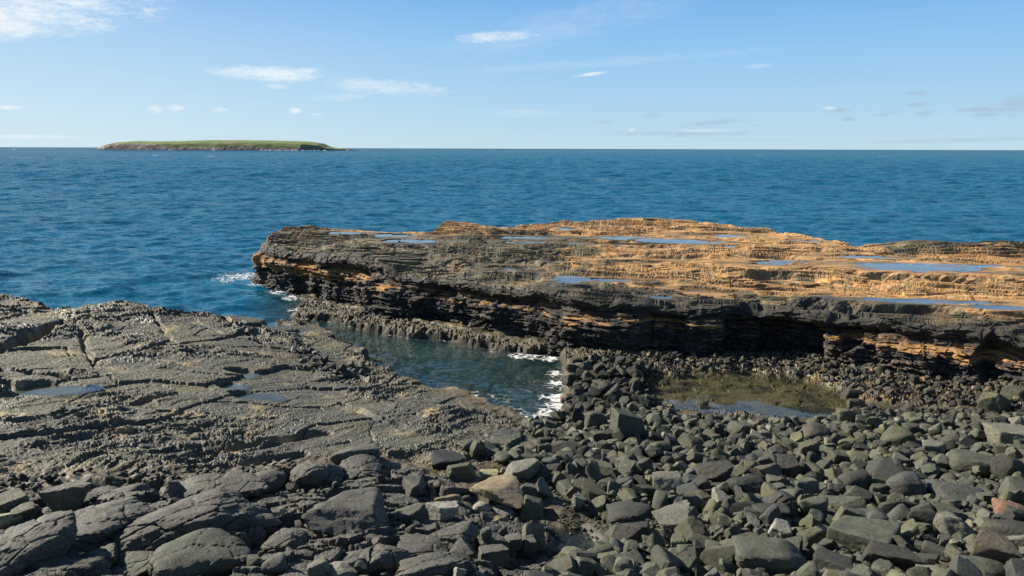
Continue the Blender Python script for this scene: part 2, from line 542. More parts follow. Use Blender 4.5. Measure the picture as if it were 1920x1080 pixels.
OUTC = pw([(-700, 925), (0, 925), (250, 900), (400, 888), (560, 862), (760, 852), (840, 870), (900, 900), (1010, 925), (1050, 965), (1045, 1300), (-700, 1300)], 1.2)
BENCH = pw([(545, 545), (640, 562), (760, 592), (900, 625), (1050, 648), (1200, 655), (1200, 685), (1066, 690), (1048, 663), (940, 660), (860, 642), (790, 633), (700, 622), (600, 606), (540, 603)], 0.3)
RUBB = pw([(1070, 665), (1180, 655), (1560, 655), (1920, 710), (2300, 760), (2300, 800), (1920, 795), (1750, 765), (1600, 745), (1590, 770), (1400, 775), (1210, 750), (1100, 720)], 0.4)
TIDE = pw([(1200, 728), (1222, 703), (1300, 695), (1400, 693), (1460, 700), (1520, 703), (1570, 728), (1630, 752), (1610, 772), (1540, 782), (1480, 776), (1400, 772), (1320, 764), (1260, 758), (1212, 748)], 0.25)
POCKET = pw([(1048, 985), (1090, 970), (1130, 1000), (1140, 1030), (1110, 1060), (1060, 1062), (1040, 1030)], 0.9)
CRACKS = [([(178, 694), (250, 676), (330, 656), (400, 640), (455, 620)], 1.1, .22, .10), ([(-20, 670), (60, 640), (118, 612)], 1.4, .40, .28), ([(120, 612), (150, 628), (178, 694)], 1.3, .12, .08),
          ([(340, 872), (450, 846), (560, 812), (606, 796)], .9, .22, .15), ([(350, 905), (460, 880), (560, 858)], .9, .2, .2), ([(280, 575), (296, 612), (330, 640)], 1.3, .1, .06),
          ([(400, 590), (440, 612), (500, 640)], 1.0, .1, .06), ([(240, 585), (360, 600), (420, 618)], 1.2, .08, .06), ([(560, 690), (640, 700), (700, 712)], .6, .15, .12), ([(455, 620), (520, 634), (580, 650)], .8, .14, .10),
          ([(0, 700), (60, 705), (130, 708)], 1.4, .12, .10), ([(120, 800), (230, 770), (330, 740)], 1.1, .1, .08), ([(640, 760), (760, 800), (900, 812)], .6, .1, .1)]
CRACKS = [(pw(a, z), dep * 1.25, wd * 1.05) for a, z, dep, wd in CRACKS]
ST_A = math.radians(47)


def shore(x, y):
    """distance inland from the broken shore line (positive on land)"""
    wx = 0.28 * fbm(x / 1.6, y / 1.6, 3, 11, 0.5)
    wy = 0.28 * fbm(x / 1.6, y / 1.6, 3, 17, 0.5)
    return np.minimum(-sd_poly(x + wx, y + wy, LAND), sd_poly(x + wx, y + wy, INLET))


def ground_low(x, y):
    z = base_z(x, y)
    d = shore(x, y)
    bed = -0.25 + 0.42 * np.clip(d, -4, 0)
    return np.where(d > 0, lerp(-0.25, z, sstep(-0.02, 0.16, d)), bed), d


PUD_G = [(70, 727, 78, 8, 1.4, .1), (520, 613, 22, 6, .6, 0), (480, 742, 45, 6, .9, -.2), (450, 700, 30, 5, .95, -.5), (660, 716, 28, 5, .45, 0), (820, 812, 14, 5, .5, 0), (610, 690, 22, 4, .5, 0), (430, 725, 30, 5, .95, -.3), (555, 628, 14, 4, .5, 0)]


def ground(x, y):
    z0 = base_z(x, y)
    d = shore(x, y)
    plat = sstep(0.25, -0.35, sd_poly(x + 0.25 * perlin(x, y, 2), y + 0.25 * perlin(x, y, 5), PLAT))
    outc = sstep(0.25, -0.25, sd_poly(x + 0.25 * perlin(x, y, 3), y + 0.25 * perlin(x, y, 6), OUTC))
    bench = sstep(0.2, -0.2, sd_poly(x, y, BENCH))
    rub = sstep(0.3, -0.3, sd_poly(x, y, RUBB)) * (1 - bench)
    tide = sstep(0.35, -0.5, sd_poly(x + 0.3 * fbm(x, y, 3, 9), y + 0.3 * fbm(x, y, 3, 8), TIDE))
    pock = sstep(0.2, -0.3, sd_poly(x, y, POCKET))
    ca, sa = math.cos(ST_A), math.sin(ST_A)
    wx = x + 0.30 * fbm(x / 2.2, y / 2.2, 2, 21)
    wy = y + 0.30 * fbm(x / 2.2, y / 2.2, 2, 25)
    a = wx * ca + wy * sa
    b = -wx * sa + wy * ca
    # --- platform: stepped flow rock, broken along one strike
    n = fbm(a / 4.5, b / 1.5, 3, 31, 0.45)
    big = (terr((n * 0.40 + b * 0.035) / 0.13, 0.08) * 0.13) * 0.8
    n2 = fbm(a / 1.6, b / 0.5, 3, 37, 0.5)
    sm = terr(n2 * 0.16 / 0.055, 0.06) * 0.055
    rough = sstep(-0.1, 0.45, fbm(x / 3.0, y / 3.0, 3, 41) + 0.55 * sstep(18.0, 13.5, y))
    jx, jy = a + 0.04 * fbm(x / .3, y / .3, 2, 43), b + 0.03 * fbm(x / .3, y / .3, 2, 44)
    fl = facets(jx / 2.6, jy / 1.5, 8, .11, .05, .10, .014)
    fm_ = facets(jx / 1.2, jy / 0.6, 4, .06, .05, .03, .02)
    fa_ = facets(jx / 0.70, jy / 0.30, 3, .11, .09, .05, .05)
    fb_ = facets(jx / 0.27, jy / 0.13, 5, .07, .07, .02, .08)
    fc_ = facets(jx / 0.11, jy / 0.06, 6, .03, .03)
    micro = 0.005 * fbm(x / 0.10, y / 0.10, 2, 45, 0.6)
    hp = lerp(0.10, 0.20, rough) * big + fl + lerp(0.5, 1.0, rough) * fm_ + lerp(0.08, 0.4, rough) * sm + lerp(0.05, 0.50, rough) * fa_ + lerp(0.05, 0.62, rough) * fb_ + lerp(0.36, 0.8, rough) * fc_ + micro
    ck = np.zeros_like(x)
    for pts, dep, wd in CRACKS:
        dl = d_line(x + 0.12 * perlin(x * 1.5, y * 1.5, 4), y + 0.12 * perlin(x * 1.5, y * 1.5, 7), pts)
        ck = np.maximum(ck, dep * np.exp(-(dl / wd) ** 4))
    hp = hp - ck
    # --- outcrop: pillowy cracked basalt
    ox = x + 0.22 * fbm(x / 0.9, y / 0.9, 3, 51); oy = y + 0.22 * fbm(x / 0.9, y / 0.9, 3, 55)
    pa, pb = ox * 0.94 + oy * 0.34, -ox * 0.34 + oy * 0.94
    ho = facets(pa / 1.15, pb / 0.62, 9, .26, .20, .20, .04) + facets(pa / 0.45, pb / 0.27, 12, .09, .12, .06, .05) - .08
    ho = ho + 0.016 * fbm(x / 0.16, y / 0.16, 4, 61, 0.6)
    # --- bench and rubble
    rg = 1 - np.abs(fbm(x / 0.55, y / 0.55, 5, 65, 0.62))
    hb = 0.16 * (rg - 0.75) + facets(x / .45, y / .35, 66, .08, .10) + 0.025 * fbm(x / 0.16, y / 0.16, 3, 67) - .06
    hr = 0.10 * (rg - 0.75) + facets(x / .28, y / .22, 69, .12, .12) + facets(x / .12, y / .1, 68, .06, .06) + 0.09 * fbm(x / 1.6, y / 1.6, 3, 70) + 0.03 * fbm(x / 0.14, y / 0.14, 3, 71)
    hc = 0.09 * fbm(x / 0.8, y / 0.8, 4, 75)
    rest = np.clip(1 - np.maximum.reduce([plat, outc, bench, rub]), 0, 1)
    tot = plat + outc + bench + rub + rest + 1e-6
    h = (plat * hp + outc * ho + bench * hb + rub * hr + rest * hc) / tot
    z = z0 + h
    z = lerp(z, np.minimum(z0 - .02, 0.12 + 0.04 * fbm(x / 0.5, y / 0.5, 3, 77) + facets(x / .3, y / .25, 78, .06, .05)), tide)
    z = lerp(z, np.minimum(z, 0.55 + 0.1 * h), pock)
    for (px, py, hw, hh, zz, an) in PUD_G:
        cx, cy = P(px, py, zz)
        dist = math.hypot(cx, cy)
        L = hw / FPX * dist
        Wd = hh * dist * dist / (5.6 * FPX)
        ux, uy = math.cos(an), math.sin(an)
        rx, ry = (x - cx) * ux + (y - cy) * uy, -(x - cx) * uy + (y - cy) * ux
        q = np.sqrt((rx / L) ** 2 + (ry / Wd) ** 2) + 0.35 * perlin(x * 2, y * 2, 13)
        z = lerp(z, PUD_Z[(px, py)] - 0.05 + 0.04 * (q - .5), sstep(1.15, 0.75, q))
    d2 = d + (0.30 * fbm(x / .8, y / .8, 3, 72, .55) + 0.05) * bench * sstep(0, .3, d) + 0.5 * facets(x / .42, y / .30, 72, .5, .3) * sstep(0.0, 0.25, d) * plat
    edge = sstep(-0.05, 0.14 + 0.16 * bench + 0.2 * plat, d2)
    bed = -0.25 + 0.42 * np.clip(d, -4, 0) + 0.12 * fbm(x / 0.5, y / 0.5, 4, 80)
    z = np.where(d > -0.05, lerp(-0.3, z, edge), np.minimum(bed, -0.12))
    # --- the rocks' colours, with shade painted in at the pocket and bench front
    v1 = fbm(x / 1.8, y / 1.8, 4, 83)
    v2 = fbm(x / 0.4, y / 0.4, 4, 87)
    c = np.zeros(x.shape + (3,), np.float32)

    def C(*q):
        return np.array(q, np.float32)

    def blend(c, colr, f):
        return c + (C(*colr) - c) * f[..., None]
    c[:] = C(.088, .087, .071)
    c = blend(c, (.122, .120, .094), sstep(-0.1, 0.5, v1))
    c = blend(c, (.125, .125, .072), sstep(0.05, 0.6, v2) * 0.6)
    c = blend(c, (.148, .140, .078), plat * sstep(-0.1, 0.5, fbm(x / 2.6, y / 2.6, 4, 95)) * .55)
    low = sstep(-0.1, 0.55, fbm(x / 1.0, y / 1.0, 4, 91) + 0.9 * sstep(1.2, 0.1, np.abs(sd_poly(x, y, OUTC))) - 0.45) * plat
    c = blend(c, (.36, .275, .14), np.clip(low * 1.1, 0, 1) * 0.85)
    c = blend(c, (.26, .20, .105), rest * sstep(0.5, -1.0, x) * sstep(-0.3, 0.3, v2 + .2))
    c = blend(c, (.17, .135, .085), sstep(0.35, 0.8, fbm(a / 3, b / 1.2, 4, 93)) * plat * 0.25)
    c = blend(c, (.100, .098, .084), outc * (1 - 0.6 * low))
    c = blend(c, (.098, .078, .034), bench * sstep(-0.5, 0.3, v2 + 0.3))
    c = blend(c, (.085, .070, .042), (rub + rest) * sstep(-0.4, 0.3, v1 + 0.2))
    c = blend(c, (.20, .125, .045), rub * sstep(0.05, 0.5, v2) * 0.8)
    c = blend(c, (.165, .135, .075), tide * 0.95)
    c = blend(c, (.045, .042, .030), tide * sstep(-0.1, 0.6, fbm(x / 1.1, y / .7, 3, 99)) * .8)
    c = blend(c, (.05, .048, .04), pock)  # wet dark rock of the pocket, with the shade over it painted in
    weed = sstep(1.3, 0.1, d) * plat * (1 - outc)
    c = blend(c, (.13, .108, .065), weed * 0.6)
    c = blend(c, (.038, .034, .026), bench * np.maximum(sstep(0.24, 0.14, z + 0.05 * v2), sstep(.18, .06, d)) * 0.9)  # bench front darkened: shade under its overhang painted in, over the wet band
    c = blend(c, (.06, .055, .038), plat * (1 - outc) * sstep(0.16, 0.05, z))
    c = blend(c, (.05, .045, .028), sstep(0.06, -0.1, z) * (1 - tide))
    wet = np.clip(0.75 * plat * (0.1 + 0.75 * 0.6 * sstep(24, 15, y) * sstep(-9, -3, x) + 0.5 * sstep(0.0, 0.5, fbm(x / 2.5, y / 2.5, 3, 97))) + 0.8 * rub + 0.15 * bench + 0.5 * rest, 0, 1)
    return z, c, wet


def set_parts():
    global PUD_Z
    PUD_Z = {}
    for (px, py, hw, hh, zz, an) in PUD_G:
        cx, cy = P(px, py, zz)
        PUD_Z[(px, py)] = float(base_z(np.array([cx]), np.array([cy]))[0]) - 0.02


set_parts()

# ------------------------------------------------------------------ ground sheet
NR, NC = 900, 1420
rr = np.exp(np.linspace(math.log(4.6), math.log(56.0), NR))
th = np.radians(np.concatenate([np.linspace(-68, -36.5, 90), np.linspace(-36, 36, NC - 180), np.linspace(36.5, 68, 90)]))
THG = th
RRm, THm = np.meshgrid(rr, th, indexing='ij')
X = (RRm * np.sin(THm)).astype(np.float32)
Y = (RRm * np.cos(THm)).astype(np.float32)
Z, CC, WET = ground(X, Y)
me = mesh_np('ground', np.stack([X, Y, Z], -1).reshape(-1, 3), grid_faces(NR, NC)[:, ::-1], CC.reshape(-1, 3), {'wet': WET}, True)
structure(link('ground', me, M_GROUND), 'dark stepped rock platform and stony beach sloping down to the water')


def gz(x, y):
    """height of the built ground at a point (bilinear in the polar sheet)"""
    x = np.asarray(x, float); y = np.asarray(y, float)
    r = np.hypot(x, y); t = np.arctan2(x, y)
    u = np.clip((np.log(r) - math.log(4.6)) / (math.log(56.0 / 4.6)) * (NR - 1), 0, NR - 1.001)
    v = np.clip(np.interp(t, THG, np.arange(NC)), 0, NC - 1.001)
    return Z[u.astype(int), v.astype(int)]


# puddles lying on the ground rock
def puddle(name, cx, cy, L, Wd, an, z, label):
    k = 28
    t = np.linspace(0, 2 * np.pi, k, endpoint=False)
    q = 1.35 + 0.0 * t
    ux, uy = math.cos(an), math.sin(an)
    lx, ly = L * q * np.cos(t), Wd * q * np.sin(t)
    v = np.stack([cx + lx * ux - ly * uy, cy + lx * uy + ly * ux, np.full(k, z)], 1)
    v = np.vstack([v, [[cx, cy, z]]])
    f = np.stack([np.arange(k), (np.arange(k) + 1) % k, np.full(k, k)], 1)
    n = len(v)
    me = mesh_np(name, v, f, None, {'clear': np.full(n, .8), 'shallow': np.zeros(n)})
    return structure(link(name, me, M_POOL), label)


for (px, py, hw, hh, zz, an) in PUD_G:
    cx, cy = P(px, py, zz)
    dist = math.hypot(cx, cy)
    puddle('tide_pool', cx, cy, hw / FPX * dist, hh * dist * dist / (5.6 * FPX), an, PUD_Z[(px, py)], 'small puddle of sea water in a hollow of the dark rock platform')


def pool_sheet(name, poly, z, label, clear):
    bm = bmesh.new()
    c = np.mean(np.array(poly), 0)
    vs = [bm.verts.new((c[0] + (p[0] - c[0]) * 1.25, c[1] + (p[1] - c[1]) * 1.25, z)) for p in poly]
    bm.faces.new(vs)
    bm.normal_update()
    if bm.faces[:][0].normal.z < 0:
        bmesh.ops.reverse_faces(bm, faces=bm.faces[:])
    me = bpy.data.meshes.new(name)
    bm.to_mesh(me); bm.free()
    for kk, val in (('clear', clear), ('shallow', 0.3)):
        at = me.attributes.new(kk, 'FLOAT', 'POINT')
        at.data.foreach_set('value', np.full(len(me.vertices), val, np.float32))
    return structure(link(name, me, M_POOL), label)


pool_sheet('tide_pool', TIDE, 0.25, 'wide shallow brown tide pool between the cobbles and the sandstone cliff', 1.0)
pool_sheet('tide_pool', POCKET, 0.68, 'small dark pool shaded by the outcrop beside the cobbles', 0.5)

# ------------------------------------------------------------------ sea
FOAM = [(450, 518, 2.6, .8), (420, 524, 2.4, .45), (490, 533, 1.3, .85), (520, 545, 1.1, .85), (545, 560, 1.0, .8), (552, 580, .7, .8), (500, 552, 2.2, .45), (470, 560, 2.0, .38), (540, 575, 1.4, .4),
        (1000, 668, .9, .85), (970, 668, .8, .8), (1030, 672, .7, .9), (940, 655, .6, .6), (1045, 700, .7, .8), (1045, 722, .8, .8), (1040, 745, .9, .85), (1048, 760, .9, .9), (1030, 775, .9, .8), (1005, 788, .8, .85), (970, 775, 1., .65),
        (930, 748, 1.2, .6), (970, 735, 1.3, .5), (872, 742, .7, .85), (1010, 720, 1.1, .45), (720, 665, 1., .4), (680, 645, .8, .4), (900, 700, 1.4, .3), (375, 478, 1.2, .6), (340, 481, 1.6, .35), (145, 574, 1., .45), (60, 562, 1., .4),
        (280, 540, 2, .3), (200, 552, 1.5, .3), (1660, 293, 14, .8), (1425, 291, 12, .8), (40, 296, 14, .7), (285, 291, 9, .9), (390, 293, 9, .8), (240, 292, 8, .7), (1130, 338, 6, .6), (700, 330, 5, .5)]
NT_ = 760
th = np.radians(np.concatenate([np.linspace(-75, -38, 40), np.linspace(-37, 37, NT_ - 80), np.linspace(38, 75, 40)]))
r1_ = np.exp(np.linspace(math.log(9.0), math.log(3200.0), 1500))
r2_ = np.exp(np.linspace(math.log(3220.0), math.log(60000.0), 60))
rs = np.concatenate([r1_, r2_])
RRm, THm = np.meshgrid(rs, th, indexing='ij')
SX = RRm * np.sin(THm); SY = RRm * np.cos(THm)
nr_near = int(np.searchsorted(rs, 60.0))
gl_, gd_ = ground_low(SX[:nr_near].astype(np.float32), SY[:nr_near].astype(np.float32))
depth = np.full(SX.shape, 6.0, np.float32); depth[:nr_near] = -gl_
inl = np.zeros(SX.shape, np.float32)
inl[:nr_near] = sstep(0.6, -0.2, sd_poly(SX[:nr_near], SY[:nr_near], INLET))
calm = 1 - 0.72 * inl
calm[:nr_near] *= lerp(0.85, 1, sstep(0, 9, -gd_)) * (1 - inl[:nr_near]) + inl[:nr_near]
dr = np.gradient(rs)[:, None]
wr = np.random.default_rng(12)
SZ = np.zeros(SX.shape); DX = np.zeros(SX.shape); DY = np.zeros(SX.shape)
for i in range(46):
    lam = 0.4 * (6.5 / 0.4) ** (wr.random() ** 1.2)
    an = math.radians(-100 + wr.normal() * 34)
    kx, ky = math.cos(an) * 2 * np.pi / lam, math.sin(an) * 2 * np.pi / lam
    amp = 0.0078 * lam ** 0.9 * (0.6 + 0.8 * wr.random()) * (0.55 if lam > 7 else 1.0)
    fade = sstep(2.2, 5.0, lam / dr)
    if lam > 6:
        fade = fade * (1 - 0.9 * inl)
    ph = kx * SX + ky * SY + wr.random() * 6.28
    aa = amp * fade * calm
    SZ += aa * np.sin(ph)
    DX -= aa * 0.8 * math.cos(an) * np.cos(ph)
    DY -= aa * 0.8 * math.sin(an) * np.cos(ph)
wr = np.random.default_rng(21)
farw = sstep(50, 250, rs)[:, None]
for i in range(34):
    lam = 3.0 * (18.0 / 3.0) ** (wr.random() ** 1.5)
    an = math.radians(-105 + wr.normal() * 30)
    kx, ky = math.cos(an) * 2 * np.pi / lam, math.sin(an) * 2 * np.pi / lam
    aa = 0.0075 * lam ** 0.85 * (0.5 + wr.random()) * sstep(2.2, 5.0, lam / dr) * farw
    ph = kx * SX + ky * SY + wr.random() * 6.28
    SZ += aa * np.sin(ph)
foam = np.zeros(SX.shape, np.float32)
for px, py, rad, st in FOAM:
    cx, cy = P(px, py, 0)
    dist = math.hypot(cx, cy)
    ry = rad * (2.5 if dist > 100 else 1.0)
    q = np.sqrt(((SX - cx) / rad) ** 2 + ((SY - cy) / ry) ** 2)
    foam = np.maximum(foam, st * sstep(1.3, 0.1, q))
foam[:nr_near] = np.maximum(foam[:nr_near], 0.52 * sstep(0.45, 0.05, np.abs(gd_)) * sstep(1.0, 1.6, 1 + sd_poly(SX[:nr_near], SY[:nr_near], PLAT)))
clear = np.exp(-np.clip(depth, 0.0, 9) * (2.4 - 1.2 * inl))
shal = np.clip(0.95 * inl + 0.7 * sstep(1.4, 0.3, depth), 0, 1)
me = mesh_np('sea', np.stack([SX + DX, SY + DY, SZ], -1).reshape(-1, 3), grid_faces(*SX.shape)[:, ::-1], None, {'clear': clear, 'shallow': shal, 'foam': foam})
structure(link('sea', me, M_SEA), 'rippled blue sea reaching to the horizon')
del SX, SY, SZ, DX, DY

# ------------------------------------------------------------------ sandstone shelf: one swept sheet from the water up the cliff and over the top
LIP = [((575, 430), (585, 429.5)), ((530, 431), (600, 430)), ((513, 437), (615, 430.5)), ((500, 451), (640, 431)), ((512, 466), (660, 432)), ((545, 473), (690, 432)), ((575, 478), (720, 433)), ((612, 487), (770, 436)), ((650, 493), (800, 437.5)),
       ((690, 500), (826, 432)), ((740, 511), (850, 428)), ((800, 522), (900, 425)), ((870, 533), (960, 423)), ((960, 545), (1040, 420)), ((1080, 565), (1110, 419)), ((1200, 573), (1180, 417)), ((1300, 577), (1250, 419)),
       ((1400, 576), (1320, 424)), ((1470, 583), (1390, 430)), ((1540, 594), (1460, 436)), ((1620, 602), (1530, 446)), ((1700, 611), (1600, 455)), ((1800, 623), (1690, 462)), ((1920, 643), (1800, 461)), ((2120, 675), (2000, 463)), ((2450, 725), (2400, 475))]
LZX, LZZ = [300, 500, 650, 800, 960, 1200, 1500, 1920, 2600], [2.0, 2.0, 1.95, 1.88, 1.83, 1.84, 1.85, 1.88, 1.9]
_F = np.array([P(a[0], a[1], np.interp(a[0], LZX, LZZ)) for a, b in LIP]); _B = np.array([P(b[0], b[1], 2.0) for a, b in LIP])
_s = np.concatenate([[0], np.cumsum(np.hypot(*np.diff(_F, axis=0).T))])
NS = 1500
# samples along the lip: even in angle from the origin so that far parts are not over-fine
_sl = np.linspace(0, _s[-1], 6000)
_fx = np.interp(_sl, _s, _F[:, 0]); _fy = np.interp(_sl, _s, _F[:, 1])
_w = np.concatenate([[0], np.cumsum(np.diff(_sl) / np.hypot(_fx[1:], _fy[1:]))])
sa = np.interp(np.linspace(0, _w[-1], NS), _w, _sl)
ker = np.hanning(41); ker /= ker.sum()


def smooth1(v, k):
    kk = np.hanning(k); kk /= kk.sum()
    return np.convolve(np.pad(v, k // 2, mode='edge'), kk, 'valid')


FXs = smooth1(np.interp(sa, _s, _F[:, 0]), 31); FYs = smooth1(np.interp(sa, _s, _F[:, 1]), 31)
BXs = smooth1(np.interp(sa, _s, _B[:, 0]), 41); BYs = smooth1(np.interp(sa, _s, _B[:, 1]), 41)
tx, ty = smooth1(np.gradient(FXs), 61), smooth1(np.gradient(FYs), 61)
tl = np.hypot(tx, ty)
ox_, oy_ = ty / tl, -tx / tl          # outward normal of the lip
_mid = len(ox_) // 2
if ox_[_mid] * (-FXs[_mid]) + oy_[_mid] * (-FYs[_mid]) < 0:
    ox_, oy_ = -ox_, -oy_

E1 = np.array([0.93, -0.37]); E2 = np.array([0.37, 0.93])
PUD_S = [(705, 441, 75, 2.6), (775, 452, 60, 2.4), (640, 437, 40, 1.6), (905, 444, 60, 1.6), (1050, 449.5, 62, 3.6), (960, 445, 70, 1.8), (1180, 447, 60, 2.2), (1275, 452, 60, 2.4), (1345, 440.5, 66, 2.6), (1210, 460, 60, 1.6), (1395, 463, 52, 2.2), (1508, 453, 34, 2.2), (1215, 492, 80, 2.4),
         (950, 502, 40, 3), (1068, 525, 30, 4), (1150, 525, 62, 3), (1320, 544, 60, 3.4), (1560, 496, 140, 3.6), (1720, 501.5, 95, 4.2), (1860, 501, 70, 2.2), (1450, 531, 24, 2), (1235, 557, 20, 2.5), (1560, 561, 30, 2.5), (1760, 566, 120, 2.4), (1880, 577, 50, 2.0), (1010, 456, 80, 1.5), (1600, 481, 60, 1.8), (1060, 429, 16, 1.5), (1300, 598, 1, 1)]


_tb = _F[3:, 0] / _F[3:, 1]


def lip_drop(x, y):
    t = x / y
    return (np.interp(960 + FPX * t * .985, LZX, LZZ) - 1.97) * sstep(6.0, 0.0, y - np.interp(t, _tb, _F[3:, 1]))


def top_low(x, y):
    wx = x + 0.9 * fbm(x / 4, y / 4, 3, 101); wy = y + 0.5 * fbm(x / 4, y / 4, 3, 105)
    a = wx * E1[0] + wy * E1[1]; b = wx * E2[0] + wy * E2[1]
    n = fbm(a / 9.0, b / 2.4, 3, 111, 0.45)
    t = n * 0.42 / 0.085 + 0.3
    z = terr(t, 0.05) * 0.085
    n2 = fbm(a / 3.4, b / 0.9, 3, 117, 0.5)
    z = z + terr(n2 * 0.15 / 0.04, 0.07) * 0.04
    # far mound in the middle, dark lumps at the far right, a sag between
    for px, py, hw, dy, h in ((1230, 420, 120, 3.0, .06), (960, 428, 110, 2.5, .04), (1800, 466, 130, 3.5, .22), (1640, 464, 50, 2.5, -.15), (560, 436, 60, 4, .02)):
        c = P(px, py, 2.0)
        L = hw / FPX * math.hypot(*c)
        q = np.sqrt(((x - c[0]) / L) ** 2 + ((y - c[1]) / dy) ** 2)
        z = z + h * sstep(1.35, 0.55, q + 0.2 * n2)
    return 1.92 + z + lip_drop(x, y), a, b


def top_z(x, y):
    z, a, b = top_low(x, y)
    rgh = sstep(0.05, 0.5, fbm(x / 2.5, y / 2.5, 3, 123)) * lerp(1.0, 0.45, sstep(0, .25, x / y))
    f1, f2, r1, r2 = worley(a / 1.0, b / 0.45, 15)
    z = z + lerp(0.35, 1.0, rgh) * ((r1 - 0.5) * 0.03 - 0.025 * np.exp(-((f2 - f1) / 0.08) ** 2))
    z = z + 0.006 * fbm(a / 0.6, b / 0.22, 3, 127, 0.6) * lerp(0.6, 1.5, rgh) + lerp(0.06, 0.6, rgh) * (facets(a / 2.2, b / 0.6, 16, .08, .04) + facets(a / 0.6, b / 0.2, 17, .05, .04))
    pw_ = np.zeros_like(x)
    for i, (px, py, hw, hh) in enumerate(PUD_S):
        cx, cy, L, Wd, lev = PUDW[i]
        rx = (x - cx) * E1P[0] + (y - cy) * E1P[1]; ry = -(x - cx) * E1P[1] + (y - cy) * E1P[0]
        m = (np.abs(rx) < L * 2.6) & (np.abs(ry) < Wd * 2.6 + .3)
        if not m.any():
            continue
        q = np.sqrt((rx[m] / L) ** 2 + (ry[m] / Wd) ** 2) + 0.42 * fbm(x[m] / 1.3, y[m] / 0.5, 4, 131)
        zz = z[m]
        zz = lerp(zz, np.clip(zz, lev + 0.006, lev + 0.035), sstep(2.3, 1.45, q))
        zz = lerp(zz, lev - 0.04, sstep(0.98, 0.88, q))
        z[m] = zz
        pw_[m] = np.maximum(pw_[m], sstep(1.6, 1.0, q))
    return z, a, b, rgh, pw_


E1P = (0.985, -0.17)
PUDW = []
for (px, py, hw, hh) in PUD_S:
    cx, cy = P(px, py, 2.0)
    dist = math.hypot(cx, cy)
    _L, _W = hw / FPX * dist, max(1.35 * hh * dist * dist / (5.0 * FPX), 0.14)
    _t = np.linspace(0, 6.28, 16)
    lev = float(np.percentile(top_low((cx + _L * np.cos(_t)).astype(np.float32), (cy + 1.2 * _W * np.sin(_t) - .17 * _L * np.cos(_t)).astype(np.float32))[0], 58))
    cx, cy = P(px, py, lev)
    PUDW.append((cx, cy, hw / FPX * dist, max(1.35 * hh * dist * dist / (5.0 * FPX), 0.14), lev))

# cliff profile (outward offset, height) from the foot to the lip
PROF = [(0.42, -1.2), (0.36, -0.3), (0.26, 0.35), (0.24, 0.8), (0.23, 1.20), (0.16, 1.34), (0.02, 1.42), (-0.10, 1.50), (-0.12, 1.64), (0.0, 1.70), (0.05, 1.80), (0.02, 1.90), (-0.14, 1.97)]
_po = np.array(PROF)
_pl = np.concatenate([[0], np.cumsum(np.hypot(*np.diff(_po, axis=0).T))])
NCL = 190
pt = np.linspace(0, _pl[-1], NCL)
po = np.interp(pt, _pl, _po[:, 0]); pz = np.interp(pt, _pl, _po[:, 1])
cpos = pt / _pl[-1]
S2, PZ2 = np.meshgrid(sa.astype(np.float32), pz.astype(np.float32), indexing='ij')   # (NS, NCL)
PO2 = np.broadcast_to(po.astype(np.float32), S2.shape).copy()
xs_img = 960 + FPX * FXs / FYs * 0.985


def zone(a, b, soft):
    return (sstep(a - soft, a + soft, xs_img) * sstep(b + soft, b - soft, xs_img)).astype(np.float32)[:, None]


below = sstep(1.75, 1.5, PZ2)
cave = zone(1215, 1285, 14) * 0.5 + zone(1360, 1545, 14) * 1.0
PO2 -= cave * sstep(1.72, 1.45, PZ2) * sstep(0.1, 0.5, PZ2 + 0.3)
# left tip: the tan band is thicker and reaches higher, the notch is shallower
tipw = zone(300, 660, 60)
PO2 += tipw * 0.28 * sstep(1.1, 1.4, PZ2) * sstep(1.9, 1.6, PZ2)
# buttresses and joints, each a step in plan; vertical flutes; thin beds
jn = lambda sc, k, am: (perlin(np.floor(S2 / sc + 0.35 * perlin(S2 / sc, PZ2 * 0.7, k)) * 1.37 + 0.5, 0 * S2 + k * 3.1, k)) * am
but = jn(3.3, 140, 0.75) + jn(1.3, 141, 0.36) + 0.5 * perlin(S2 / 5.0, PZ2 * 0.2, 142)
PO2 += but * lerp(0.35, 1.0, below)
PO2 += 0.07 * fbm(S2 / 0.55, PZ2 / 0.9, 3, 145, 0.6) * lerp(0.6, 1.0, below)
PO2 += facets(S2 / 1.5, PZ2 / 0.7, 146, .34, .20) * lerp(0.45, 1.0, below) + facets(S2 / 0.6, PZ2 / 0.11, 147, .13, .06) + facets(S2 / 0.2, PZ2 / 0.07, 148, .06, .05)
bed = terr((PZ2 + 0.05 * perlin(S2 / 2.0, PZ2, 150)) / 0.085, 0.3) * 1.7
PO2 += 0.15 * perlin(bed * 2.13 + 0.37, S2 / 2.6, 151) * below
PO2 += 0.05 * perlin(bed * 3.7 + 0.11, S2 / 0.5, 152) * below
w1, w2, q1, q2 = worley(S2 / 0.30, PZ2 / 0.34, 153)
PO2 += ((q1 - 0.5) * 0.10 - 0.06 * np.exp(-((w2 - w1) / .12) ** 2)) * sstep(1.25, 0.95, PZ2)
LZS = np.interp(xs_img, LZX, LZZ)[:, None].astype(np.float32)
PZo = np.where(PZ2 > 0, PZ2 * LZS / 1.97, PZ2) + 0.05 * fbm(S2 / 1.1, PZ2 * 0.5, 3, 155) * sstep(0.3, 1.0, PZ2)
CX = FXs[:, None] + ox_[:, None] * PO2; CY = FYs[:, None] + oy_[:, None] * PO2
